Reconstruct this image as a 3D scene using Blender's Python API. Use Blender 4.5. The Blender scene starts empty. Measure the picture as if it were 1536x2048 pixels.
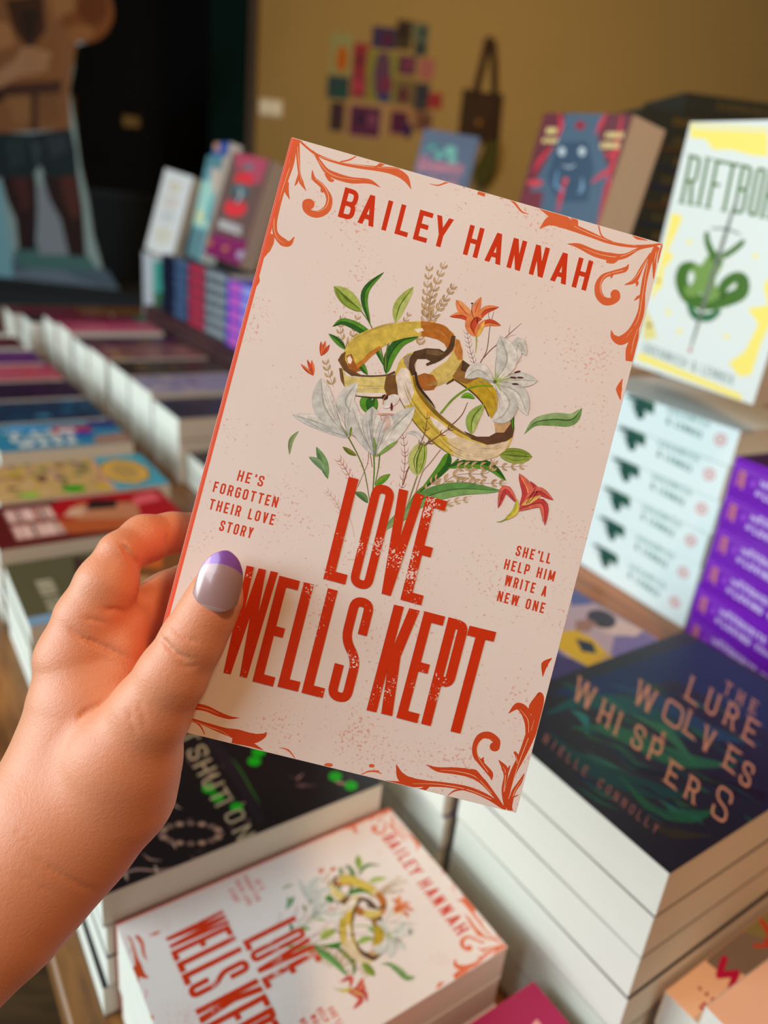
import bpy, math, random
import numpy as np
from mathutils import Vector, Matrix
from mathutils.geometry import tessellate_polygon

random.seed(7)
S = bpy.context.scene
COL = S.collection
PI = math.pi

def s2l(c):
    c = c / 255.0
    return c / 12.92 if c <= 0.04045 else ((c + 0.055) / 1.055) ** 2.4
def rgb(c):
    return (s2l(c[0]), s2l(c[1]), s2l(c[2]), 1.0)

# ------------------------------------------------------------------ camera
CAMZ = 1.24
F = 1500.0
PITCH, ROLL = math.radians(22.06), math.radians(6.25)
fw = Vector((0, math.cos(PITCH), -math.sin(PITCH)))
rt0 = Vector((1, 0, 0)); up0 = rt0.cross(fw)
rt = rt0 * math.cos(ROLL) + up0 * math.sin(ROLL)
up = -rt0 * math.sin(ROLL) + up0 * math.cos(ROLL)
EYE = Vector((0, 0, CAMZ))
cd = bpy.data.cameras.new('camera'); cam = bpy.data.objects.new('camera', cd); COL.objects.link(cam)
m = Matrix((rt, up, -fw)).transposed().to_4x4(); m.translation = EYE
cam.matrix_world = m
cd.sensor_fit = 'VERTICAL'; cd.sensor_height = 36.0; cd.lens = F / 2048 * 36.0
cd.clip_start = 0.02; cd.clip_end = 60
cd.dof.use_dof = True; cd.dof.focus_distance = 0.247; cd.dof.aperture_fstop = 6.8
S.camera = cam

# ------------------------------------------------------------------ world, lights, exposure
w = bpy.data.worlds.new('world'); S.world = w; w.use_nodes = True
w.node_tree.nodes['Background'].inputs[0].default_value = (1.0, 0.52, 0.24, 1)
w.node_tree.nodes['Background'].inputs[1].default_value = 0.215
YA = math.radians(36.3)
DA = Vector((-math.sin(YA), math.cos(YA), 0))      # along the table, away to the left
DB = Vector((math.cos(YA), math.sin(YA), 0))       # across the table, away to the right
ZZ = Vector((0, 0, 1))
def area(name, loc, target, sx, sy, power, col):
    d = bpy.data.lights.new(name, 'AREA'); d.shape = 'RECTANGLE'; d.size = sx; d.size_y = sy
    d.energy = power; d.color = col
    o = bpy.data.objects.new(name, d); COL.objects.link(o)
    o.location = loc
    o.rotation_euler = (Vector(target) - Vector(loc)).to_track_quat('-Z', 'Y').to_euler()
    return o
area('shop_window_light', (-2.5, 0.0, 1.75), (0.0, 0.7, 0.95), 1.5, 1.5, 70, (0.76, 0.95, 1.0))
area('shop_front_light', (-1.9, -1.15, 2.5), (0.0, 0.35, 1.0), 1.5, 1.5, 45, (0.68, 0.88, 1.0))
area('ceiling_lamp_light', (0.45, -0.1, 2.5), (0.1, 0.35, 0.8), 0.12, 0.12, 11, (1.0, 0.60, 0.32))
area('ceiling_lamp_light', (0.2, 3.0, 2.6), (0.2, 5.5, 1.0), 0.5, 0.5, 26, (1.0, 0.70, 0.28))
S.view_settings.view_transform = 'Standard'
S.view_settings.look = 'None'
S.view_settings.exposure = 0.0
S.view_settings.gamma = 1.0
S.view_settings.use_curve_mapping = False

# ------------------------------------------------------------------ helpers
def ray(px, py):
    return fw + rt * ((px - 768) / F) - up * ((py - 1024) / F)
def at(px, py, Y):
    """point seen at that place of the photograph, on the upright plane y = Y"""
    d = ray(px, py); return EYE + d * (Y / d.y)
def onH(px, py, H):
    """point on the level plane H below the eye"""
    d = ray(px, py); return EYE + d * (-H / d.z)
def ab(p):
    return p.x * DA.x + p.y * DA.y, p.x * DB.x + p.y * DB.y
def AB(a, b, H):
    return Vector((a * DA.x + b * DB.x, a * DA.y + b * DB.y, CAMZ - H))
def frame(loc, u, v, n=None):
    u = Vector(u).normalized(); n = (n or u.cross(Vector(v))).normalized(); v = n.cross(u)
    m = Matrix((u, v, n)).transposed().to_4x4(); m.translation = Vector(loc)
    return m

def nodes(name):
    mt = bpy.data.materials.new(name); mt.use_nodes = True
    nt = mt.node_tree
    return mt, nt, nt.nodes['Principled BSDF']
MATS = {}
def mat(name, col, rough=0.5, noise=0.0, scale=40, bump=0.0, bscale=400, coat=0.0, metal=0.0, spec=0.5):
    if name in MATS: return MATS[name]
    mt, nt, p = nodes(name)
    p.inputs['Base Color'].default_value = rgb(col); p.inputs['Roughness'].default_value = rough
    p.inputs['Coat Weight'].default_value = coat; p.inputs['Metallic'].default_value = metal
    p.inputs['Specular IOR Level'].default_value = spec
    tc = nt.nodes.new('ShaderNodeTexCoord')
    if noise:
        n = nt.nodes.new('ShaderNodeTexNoise'); n.inputs['Scale'].default_value = scale; n.inputs['Detail'].default_value = 5
        nt.links.new(tc.outputs['Object'], n.inputs['Vector'])
        mx = nt.nodes.new('ShaderNodeMix'); mx.data_type = 'RGBA'
        c = rgb(col)
        mx.inputs[6].default_value = (*[v * (1 - noise) for v in c[:3]], 1)
        mx.inputs[7].default_value = (*[min(1, v * (1 + noise)) for v in c[:3]], 1)
        nt.links.new(n.outputs['Fac'], mx.inputs[0]); nt.links.new(mx.outputs[2], p.inputs['Base Color'])
    if bump:
        n2 = nt.nodes.new('ShaderNodeTexNoise'); n2.inputs['Scale'].default_value = bscale
        nt.links.new(tc.outputs['Object'], n2.inputs['Vector'])
        b = nt.nodes.new('ShaderNodeBump'); b.inputs['Strength'].default_value = bump; b.inputs['Distance'].default_value = 0.002
        nt.links.new(n2.outputs['Fac'], b.inputs['Height']); nt.links.new(b.outputs[0], p.inputs['Normal'])
    MATS[name] = mt
    return mt

def wood(name, c1, c2, axis=(1, 14, 14), rough=0.45):
    mt, nt, p = nodes(name)
    tc = nt.nodes.new('ShaderNodeTexCoord'); mp = nt.nodes.new('ShaderNodeMapping')
    mp.inputs['Scale'].default_value = axis
    n = nt.nodes.new('ShaderNodeTexNoise'); n.inputs['Scale'].default_value = 6; n.inputs['Detail'].default_value = 8
    r = nt.nodes.new('ShaderNodeValToRGB')
    r.color_ramp.elements[0].position = .35; r.color_ramp.elements[0].color = rgb(c1)
    r.color_ramp.elements[1].position = .68; r.color_ramp.elements[1].color = rgb(c2)
    L = nt.links.new
    L(tc.outputs['Object'], mp.inputs[0]); L(mp.outputs[0], n.inputs['Vector']); L(n.outputs['Fac'], r.inputs[0]); L(r.outputs[0], p.inputs['Base Color'])
    b = nt.nodes.new('ShaderNodeBump'); b.inputs['Strength'].default_value = .15; b.inputs['Distance'].default_value = .002
    L(n.outputs['Fac'], b.inputs['Height']); L(b.outputs[0], p.inputs['Normal'])
    p.inputs['Roughness'].default_value = rough
    return mt

def pages_mat(name, col):
    mt, nt, p = nodes(name)
    tc = nt.nodes.new('ShaderNodeTexCoord'); mp = nt.nodes.new('ShaderNodeMapping')
    mp.inputs['Scale'].default_value = (6, 6, 3500)
    n = nt.nodes.new('ShaderNodeTexNoise'); n.inputs['Scale'].default_value = 1.0; n.inputs['Detail'].default_value = 3
    L = nt.links.new
    L(tc.outputs['Object'], mp.inputs[0]); L(mp.outputs[0], n.inputs['Vector'])
    mx = nt.nodes.new('ShaderNodeMix'); mx.data_type = 'RGBA'
    mx.inputs[6].default_value = rgb([v * .90 for v in col]); mx.inputs[7].default_value = rgb(col)
    L(n.outputs['Fac'], mx.inputs[0]); L(mx.outputs[2], p.inputs['Base Color'])
    b = nt.nodes.new('ShaderNodeBump'); b.inputs['Strength'].default_value = .25; b.inputs['Distance'].default_value = .0005
    L(n.outputs['Fac'], b.inputs['Height']); L(b.outputs[0], p.inputs['Normal'])
    p.inputs['Roughness'].default_value = .8
    return mt
PAGES = pages_mat('page_paper', (240, 236, 222))

def ink_mat(name, rough=.35, coat=.0, speck=None, wash=.05):
    """printed ink: each printed shape carries its own flat ink colour"""
    mt, nt, p = nodes(name); L = nt.links.new
    a = nt.nodes.new('ShaderNodeAttribute'); a.attribute_name = 'ink'
    out = a.outputs['Color']
    if speck:
        tc = nt.nodes.new('ShaderNodeTexCoord')
        n1 = nt.nodes.new('ShaderNodeTexNoise'); n1.inputs['Scale'].default_value = 1500; n1.inputs['Detail'].default_value = 3
        n2 = nt.nodes.new('ShaderNodeTexNoise'); n2.inputs['Scale'].default_value = 75; n2.inputs['Detail'].default_value = 2
        L(tc.outputs['Object'], n1.inputs['Vector']); L(tc.outputs['Object'], n2.inputs['Vector'])
        ad = nt.nodes.new('ShaderNodeMath'); ad.operation = 'MULTIPLY_ADD'; ad.inputs[1].default_value = 1.5; L(n2.outputs['Fac'], ad.inputs[0]); L(n1.outputs['Fac'], ad.inputs[2])
        mr = nt.nodes.new('ShaderNodeMapRange'); mr.inputs[1].default_value = 1.52; mr.inputs[2].default_value = 1.58
        L(ad.outputs[0], mr.inputs[0])
        mx = nt.nodes.new('ShaderNodeMix'); mx.data_type = 'RGBA'; L(mr.outputs[0], mx.inputs[0])
        L(out, mx.inputs[6]); mx.inputs[7].default_value = rgb(speck); out = mx.outputs[2]
    tc2 = nt.nodes.new('ShaderNodeTexCoord'); wn = nt.nodes.new('ShaderNodeTexNoise'); wn.inputs['Scale'].default_value = 420; wn.inputs['Detail'].default_value = 5
    L(tc2.outputs['Object'], wn.inputs['Vector'])      # uneven, watercolour-like lay of the ink
    wr = nt.nodes.new('ShaderNodeMapRange'); wr.inputs[1].default_value = .3; wr.inputs[2].default_value = .7; wr.inputs[3].default_value = 1 - wash; wr.inputs[4].default_value = 1 + wash * .6; L(wn.outputs['Fac'], wr.inputs[0])
    vm = nt.nodes.new('ShaderNodeVectorMath'); vm.operation = 'SCALE'; L(out, vm.inputs[0]); L(wr.outputs[0], vm.inputs['Scale']); out = vm.outputs[0]
    p.inputs['Specular IOR Level'].default_value = .35
    L(out, p.inputs['Base Color']); p.inputs['Roughness'].default_value = rough; p.inputs['Coat Weight'].default_value = coat
    return mt
INK = ink_mat('printed_ink', .38)
INK_WASH = ink_mat('watercolour_ink', .38, 0, None, .26)
INK_WORN = ink_mat('worn_title_ink', .38, 0, (232, 214, 204))
INK_MATTE = ink_mat('matte_printed_ink', .8)

def mesh_obj(name, verts, faces, material, parent=None, smooth=False, face_cols=None):
    me = bpy.data.meshes.new(name)
    me.from_pydata([tuple(v) for v in verts], [], [tuple(f) for f in faces]); me.update()
    if face_cols is not None:
        at_ = me.color_attributes.new('ink', 'FLOAT_COLOR', 'CORNER')
        buf = np.zeros((len(me.loops), 4), dtype=np.float32); k = 0
        for f, c in zip(faces, face_cols):
            buf[k:k + len(f)] = c; k += len(f)
        at_.data.foreach_set('color', buf.ravel())
    if smooth: me.polygons.foreach_set('use_smooth', [True] * len(me.polygons))
    me.materials.append(material)
    o = bpy.data.objects.new(name, me); COL.objects.link(o)
    if parent: o.parent = parent
    return o
def boxv(x0, x1, y0, y1, z0, z1, c=0.0):
    """box, with its four z-parallel edges and rims chamfered by c"""
    if c <= 0:
        v = [(x0,y0,z0),(x1,y0,z0),(x1,y1,z0),(x0,y1,z0),(x0,y0,z1),(x1,y0,z1),(x1,y1,z1),(x0,y1,z1)]
        f = [(3,2,1,0),(4,5,6,7),(0,1,5,4),(1,2,6,5),(2,3,7,6),(3,0,4,7)]
        return v, f
    def ring(d, z): return [(x0+d+c,y0+d,z),(x1-d-c,y0+d,z),(x1-d,y0+d+c,z),(x1-d,y1-d-c,z),(x1-d-c,y1-d,z),(x0+d+c,y1-d,z),(x0+d,y1-d-c,z),(x0+d,y0+d+c,z)]
    v = ring(c, z0) + ring(0, z0 + c) + ring(0, z1 - c) + ring(c, z1)
    f = [tuple(range(7, -1, -1)), tuple(range(24, 32))]
    for k in range(3):
        for i in range(8):
            j = (i + 1) % 8
            f.append((k*8+i, k*8+j, (k+1)*8+j, (k+1)*8+i))
    return v, f
def box(name, x0, x1, y0, y1, z0, z1, material, parent=None, c=0.0):
    v, f = boxv(x0, x1, y0, y1, z0, z1, c)
    return mesh_obj(name, v, f, material, parent)
def empty(name, M):
    o = bpy.data.objects.new(name, None); COL.objects.link(o); o.matrix_world = M; o.empty_display_size = .02
    return o
def tag(o, label=None, cat=None, group=None, kind=None):
    if label: o['label'] = label
    if cat: o['category'] = cat
    if group: o['group'] = group
    if kind: o['kind'] = kind
    return o

# ------------------------------------------------------------------ print maker
def spline(pts, n=6):
    P = [np.array(p, float) for p in pts]
    if len(P) < 3:
        return [P[0] + (P[-1] - P[0]) * t for t in np.linspace(0, 1, n + 1)]
    Q = [2 * P[0] - P[1]] + P + [2 * P[-1] - P[-2]]
    out = []
    for i in range(1, len(Q) - 2):
        a, b, c, d = Q[i-1], Q[i], Q[i+1], Q[i+2]
        for k in range(n):
            t = k / n
            out.append(.5 * ((2*b) + (c-a)*t + (2*a-5*b+4*c-d)*t*t + (3*b-a-3*c+d)*t**3))
    out.append(P[-1]); return out
def normals(C):
    C = np.array(C); d = np.gradient(C, axis=0); L = np.linalg.norm(d, axis=1) + 1e-9
    return np.stack([-d[:, 1] / L, d[:, 0] / L], 1)

class Art:
    """flat printed shapes on one cover; points are given in photograph pixels or, with raw, in millimetres on the cover"""
    def __init__(self, mp=None, clip=None): self.mp = mp; self.clip = clip; self.sh = []; self.o = (0, 0, 1.0)
    def T(self, x0, y0, s): self.o = (x0, y0, 1.0 / s)
    def _add(self, V, faces, cols, raw):
        if not raw: V = [self.mp(self.o[0] + x * self.o[2], self.o[1] + y * self.o[2]) for x, y in V]
        else: V = [(x * .001, y * .001) for x, y in V]
        V = np.array(V)
        if self.clip:
            x0, y0, x1, y1 = self.clip if len(self.clip) == 4 else (.0002, .0002, self.clip[0] - .0002, self.clip[1] - .0002)
            V = np.stack([np.clip(V[:, 0], x0, x1), np.clip(V[:, 1], y0, y1)], 1)
        self.sh.append((V, faces, cols))
    def poly(self, pts, col, raw=False, sm=0):
        if sm: pts = [tuple(p) for p in spline(list(pts) + [pts[0]], sm)][:-1]
        tris = tessellate_polygon([[Vector((x, y, 0)) for x, y in pts]])
        self._add(pts, [tuple(t) for t in tris], [rgb(col)] * len(tris), raw)
    def strip(self, pts, wd, col, raw=False, n=6, side=0):
        """ribbon along pts; wd list of full widths; side -1/0/1: left half, whole, right half"""
        C = spline(pts, n); N = normals(C); k = len(C)
        W = np.interp(np.linspace(0, 1, k), np.linspace(0, 1, len(wd)), wd) * .5
        C = np.array(C)
        A = C + N * W[:, None] * (0 if side > 0 else 1); B = C - N * W[:, None] * (0 if side < 0 else 1)
        V = [tuple(p) for p in A] + [tuple(p) for p in B]
        self._add(V, [(i, i + 1, k + i + 1, k + i) for i in range(k - 1)], [rgb(col)] * (k - 1), raw)
    def leaf(self, pts, w, cl, cd=None, edge=None, vein=None, raw=False, blunt=.8, n=5, peak=.5):
        t = np.linspace(0, 1, 15); tt = t ** (math.log(.5) / math.log(peak))
        prof = list(w * np.sin(np.pi * tt) ** blunt)
        if edge: self.strip(pts, [x + 1.6 * (.6 + .4 * x / w) for x in prof], edge, raw, n)
        self.strip(pts, prof, cl, raw, n)
        if cd: self.strip(pts, prof, cd, raw, n, side=1)
        if vein: self.strip(pts, [x * .09 + .5 for x in prof], vein, raw, n)
    def ell(self, cx, cy, rx, ry, col, raw=False, rot=0, n=18):
        c, s = math.cos(rot), math.sin(rot)
        self.poly([(cx + rx*math.cos(k*2*PI/n)*c - ry*math.sin(k*2*PI/n)*s, cy + rx*math.cos(k*2*PI/n)*s + ry*math.sin(k*2*PI/n)*c) for k in range(n)], col, raw)
    def grain(self, pts, n, L, cs, cg, cg2, ang=.55, w=1.8, lw=.30):
        """a grass head: thin stem with paired grains"""
        self.strip(pts, [w, w, w * .6], cs)
        C = spline(pts, 8); d = np.gradient(np.array(C), axis=0)
        for i in range(n):
            k = int((i + .3) / n * (len(C) - 1)); t = math.atan2(d[k][1], d[k][0])
            for sg in (-1, 1):
                a = t + sg * ang; l = L * (1 - .35 * i / n); b = C[k]
                e = (b[0] + math.cos(a) * l, b[1] + math.sin(a) * l)
                mmid = (b[0] + math.cos(a + sg * .25) * l * .5, b[1] + math.sin(a + sg * .25) * l * .5)
                self.leaf([b, mmid, e], l * lw, cg, cg2, edge=cs, n=3)
    def twig(self, pts, n, L, c, w=1.6, ang=.6):
        self.strip(pts, [w, w, w * .5], c)
        C = spline(pts, 8); d = np.gradient(np.array(C), axis=0)
        for i in range(n):
            k = int((i + .5) / n * (len(C) - 1)); t = math.atan2(d[k][1], d[k][0])
            for sg in (-1, 1):
                a = t + sg * ang; b = C[k]
                self.strip([b, (b[0] + math.cos(a + sg*.3)*L*.5, b[1] + math.sin(a + sg*.3)*L*.5), (b[0] + math.cos(a)*L, b[1] + math.sin(a)*L)], [w, w*.8, .4], c, n=3)
    def build(self, name, parent, z0, material, gap=2e-6, label=None):
        boxes = []; V = []; Fc = []; Cc = []
        for (P, faces, cols) in self.sh:
            lo, hi = P.min(0), P.max(0)
            lay = 0
            for (l, h, y) in boxes:
                if (l[0] < hi[0]) and (h[0] > lo[0]) and (l[1] < hi[1]) and (h[1] > lo[1]): lay = max(lay, y + 1)
            boxes.append((lo, hi, lay))
            k = len(V); z = z0 + lay * gap
            V += [(p[0], p[1], z) for p in P]
            for f, c in zip(faces, cols):
                p = [P[i] for i in f[:3]]
                s = (p[1][0]-p[0][0])*(p[2][1]-p[0][1]) - (p[1][1]-p[0][1])*(p[2][0]-p[0][0])
                f = f if s > 0 else f[::-1]
                Fc.append([k + i for i in f]); Cc.append(c)
        o = mesh_obj(name, V, Fc, material, parent, face_cols=Cc)
        if label: o['label'] = label
        return o

# ------------------------------------------------------------------ condensed capitals, drawn stroke by stroke
def rnd(pts, r, n=5):
    out = [np.array(pts[0], float)]
    for i in range(1, len(pts) - 1):
        p0, p, p1 = [np.array(q, float) for q in pts[i-1:i+2]]
        a = p0 - p; b = p1 - p; la, lb = np.linalg.norm(a), np.linalg.norm(b)
        rr = min(r, la * .5, lb * .5); s = p + a / la * rr; e = p + b / lb * rr
        for k in range(n + 1):
            t = k / n; out.append((1-t)**2 * s + 2*t*(1-t) * p + t*t * e)
    out.append(np.array(pts[-1], float)); return out
def glyph(ch, w, h, t):
    """list of quads-strips (list of (left, right) pairs) filling a w x h cell, pen t"""
    q = t / 2; x0, x1, y0, y1, m = q, w - q, q, h - q, h / 2; r = min(w * .42, h * .3)
    def P(pts, rr=None):
        C = rnd(pts, r if rr is None else rr) if len(pts) > 2 else [np.array(p, float) for p in pts]
        N = normals(C); return [(c + n_ * q, c - n_ * q) for c, n_ in zip(C, N)]
    def D(xa, ya, xb, yb, tw=None):      # slanted bar with level ends; x are left sides
        tw = tw or t * 1.06; return [(np.array((xa, ya)), np.array((xa + tw, ya))), (np.array((xb, yb)), np.array((xb + tw, yb)))]
    def V(x, a=0, b=None): return P([(x, a), (x, h if b is None else b)])
    def H(y, a=0, b=None): return P([(a, y), (w if b is None else b, y)])
    c = t * 1.06
    G = {
    'A': lambda: [D(0, 0, w/2 - c/2, h), D(w - c, 0, w/2 - c/2, h), H(h*.27, w*.2, w*.8)],
    'B': lambda: [V(x0), P([(x0, y1), (x1, y1), (x1, m), (x0, m)]), P([(x0, m), (x1, m), (x1, y0), (x0, y0)])],
    'C': lambda: [P([(x1, h*.68), (x1, y1), (x0, y1), (x0, y0), (x1, y0), (x1, h*.32)])],
    'D': lambda: [V(x0), P([(x0, y1), (x1, y1), (x1, y0), (x0, y0)])],
    'E': lambda: [V(x0), H(y1), H(y0), H(m, 0, w*.88)],
    'F': lambda: [V(x0), H(y1), H(m, 0, w*.88)],
    'G': lambda: [P([(x1, h*.7), (x1, y1), (x0, y1), (x0, y0), (x1, y0), (x1, m)]), H(m, w*.5)],
    'H': lambda: [V(x0), V(x1), H(m)],
    'I': lambda: [V(w/2)],
    'J': lambda: [P([(x1, h), (x1, y0), (x0, y0), (x0, h*.3)])],
    'K': lambda: [V(x0), D(w*.26, h*.42, w - c, h), D(w - c*1.05, 0, w*.30, h*.58, c*1.05)],
    'L': lambda: [V(x0), H(y0)],
    'M': lambda: [V(x0), V(x1), D(0, h, w/2 - c/2, h*.12), D(w - c, h, w/2 - c/2, h*.12)],
    'N': lambda: [V(x0), V(x1), D(w - c, 0, 0, h)],
    'O': lambda: [P([(x0, m), (x0, y1), (x1, y1), (x1, y0), (x0, y0), (x0, m)])],
    'P': lambda: [V(x0), P([(x0, y1), (x1, y1), (x1, h*.42), (x0, h*.42)])],
    'Q': lambda: [P([(x0, m), (x0, y1), (x1, y1), (x1, y0), (x0, y0), (x0, m)]), D(w*.8, -h*.08, w*.5, h*.25)],
    'R': lambda: [V(x0), P([(x0, y1), (x1, y1), (x1, h*.47), (x0, h*.47)]), D(w - c, 0, w*.45, h*.5)],
    'S': lambda: [P([(x1, h*.66), (x1, y1), (x0, y1), (x0, h*.58), (x1, h*.42), (x1, y0), (x0, y0), (x0, h*.34)])],
    'T': lambda: [V(w/2), H(y1)],
    'U': lambda: [P([(x0, h), (x0, y0), (x1, y0), (x1, h)])],
    'V': lambda: [D(w/2 - c/2, 0, 0, h), D(w/2 - c/2, 0, w - c, h)],
    'W': lambda: [D(w*.24 - c/2, 0, 0, h), D(w*.24 - c/2, 0, w/2 - c/2, h), D(w*.76 - c/2, 0, w/2 - c/2, h), D(w*.76 - c/2, 0, w - c, h)],
    'X': lambda: [D(0, 0, w - c, h), D(w - c, 0, 0, h)],
    'Y': lambda: [V(w/2, 0, h*.48), D(w/2 - c/2, h*.40, 0, h), D(w/2 - c/2, h*.40, w - c, h)],
    'Z': lambda: [H(y1), H(y0), D(0, 0, w - c, h)],
    '&': lambda: [P([(w, 0), (w*.2, h*.7), (w*.3, y1), (w*.7, y1), (w*.6, h*.6), (x0, h*.3), (x0, y0), (w*.7, y0), (w, h*.4)], w*.2)],
    "'": lambda: [D(w*.3, h*.72, w*.4, h)],
    '0': lambda: [P([(x0, m), (x0, y1), (x1, y1), (x1, y0), (x0, y0), (x0, m)])],
    }
    return G[ch]() if ch in G else []
RW = {'I': .42, "'": .34, 'M': 1.3, 'W': 1.45, ' ': .6, 'L': .85, 'E': .88, 'F': .85, 'A': 1.08, 'N': 1.05, 'J': .8}
def put_glyph(art, ch, bl, ux, vy, wpx, hpx, t, col, raw=False, serif=0):
    """bl corner; ux, vy unit vectors of the writing and of the letters' upright"""
    bl = np.array(bl, float); ux = np.array(ux, float); vy = np.array(vy, float)
    g = glyph(ch, wpx, hpx, t)
    if serif and ch not in "OCGSQ&'":
        for s in list(g):
            for e in (s[0], s[-1]):
                mid = (e[0] + e[1]) / 2
                if mid[1] < hpx * .1 or mid[1] > hpx * .9:
                    y = 0 if mid[1] < hpx * .5 else hpx - t*.45
                    g.append([(np.array((mid[0] - t*1.1, y)), np.array((mid[0] - t*1.1, y + t*.45))), (np.array((mid[0] + t*1.1, y)), np.array((mid[0] + t*1.1, y + t*.45)))])
    for st in g:
        V = [bl + ux * a[0] + vy * a[1] for a, b in st] + [bl + ux * b[0] + vy * b[1] for a, b in st]
        k = len(st)
        art._add([tuple(p) for p in V], [(i, i + 1, k + i + 1, k + i) for i in range(k - 1)], [rgb(col)] * (k - 1), raw)
def text(art, s, bl, br, cap, t, col, gap=.32, raw=False, serif=0):
    """s between bl and br along the baseline; cap = vector of the capital height"""
    bl, br, cap = [np.array(p, float) for p in (bl, br, cap)]
    L = np.linalg.norm(br - bl); ux = (br - bl) / L; h = np.linalg.norm(cap); vy = cap / h
    tot = sum(RW.get(c, 1.0) for c in s) + gap * (len(s) - 1); k = L / tot; x = 0
    for c in s:
        wc = RW.get(c, 1.0) * k
        if c != ' ': put_glyph(art, c, bl + ux * x, ux, vy, max(wc, t * 1.05), h, t, col, raw, serif)
        x += wc + gap * k

# ------------------------------------------------------------------ books
MESHES = {}
def shared(key, fn):
    if key not in MESHES: MESHES[key] = fn()
    return MESHES[key]
def cover_map(M, t):
    Mi = M.inverted(); e = Mi @ EYE; R = Mi.to_3x3()
    def mp(px, py):
        d = R @ ray(px, py); k = (t - e.z) / d.z; p = e + d * k
        return p.x, p.y
    return mp
def spine_map(M):
    Mi = M.inverted(); e = Mi @ EYE; R = Mi.to_3x3()
    def mp(px, py):      # returns (distance from the head, height)
        d = R @ ray(px, py); k = (-.0005 - e.x) / d.x; p = e + d * k
        return p.y, p.z
    return mp
CT = .00035
CARD = mat('white_card_edge', (232, 222, 204), .7)
def book(name, label, group, M, w, h, t, cover, spine=None, back=None, front_art=None, spine_art=None, pages=None, category='book', edge=1):
    """paperback; spine along local y at x = 0, front cover on top (local z = t)"""
    r = empty(name, M); tag(r, label, category, group)
    spine = spine or cover; back = back or cover; pages = pages or PAGES
    def part(pn, key, fn, mt):
        me = shared(key + (mt.name,), lambda: fn(mt))
        o = bpy.data.objects.new(pn, me); COL.objects.link(o); o.parent = r
        return o
    def mk(args, c=0.0, face=0):
        def f(mt):
            v, fc = boxv(*args, c); me = bpy.data.meshes.new('book_part'); me.from_pydata(v, [], fc); me.update(); me.materials.append(mt)
            if face:      # a card cover: printed outside, white at its cut edges
                me.materials.append(CARD)
                for q in me.polygons: q.material_index = 0 if abs(q.normal.z) > .3 else 1
            return me
        return f
    k = (round(w, 4), round(h, 4), round(t, 4))
    part('page_block', ('pg',) + k, mk((CT, w - .0004, .0003, h - .0003, CT, t - CT)), pages)
    fco = part('front_cover', ('fc',) + k, mk((0, w, 0, h, t - CT, t), .00006, edge), cover)
    part('back_cover', ('bc',) + k, mk((0, w, 0, h, 0, CT), .00006, edge), back)
    spo = part('spine', ('sp',) + k, mk((-CT, CT, 0, h, 0, t), .00022), spine)
    for kind, arts in (('front', front_art), ('spine', spine_art)):
        for (pn, me, lb) in (arts or []):
            o = bpy.data.objects.new(pn, me); COL.objects.link(o); o.parent = fco if kind == 'front' else spo
            if kind == 'front': o.location = (0, 0, t)
            if kind == 'spine':
                o.matrix_local = Matrix(((0, 0, -1, -CT), (-1, 0, 0, 0), (0, 1, 0, 0), (0, 0, 0, 1)))
            if lb: o['label'] = lb
    return r
def art_mesh(art, name, material, gap=2e-6, z0=8e-6):
    o = art.build(name, None, z0, material, gap); me = o.data; bpy.data.objects.remove(o)
    return me
ORD = ['topmost', 'second from top', 'third from top', 'fourth from top', 'fifth from top', 'sixth from top', 'seventh from top', 'eighth from top']

# ---- the book held up in the hand
HW, HH, HT = .129, .198, .021
HM = Matrix(((0.988, 0.147, 0.052), (-0.008, 0.381, -0.924), (-0.155, 0.913, 0.378)))
hu = Vector((.988, -.008, -.155)); hv = Vector((.147, .381, .913))
hp = Vector((-0.0724, 0.1982, -0.1629)) + EYE
hn = hu.cross(hv).normalized()
HM = frame(hp - hn * HT, hu, hv)

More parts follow.
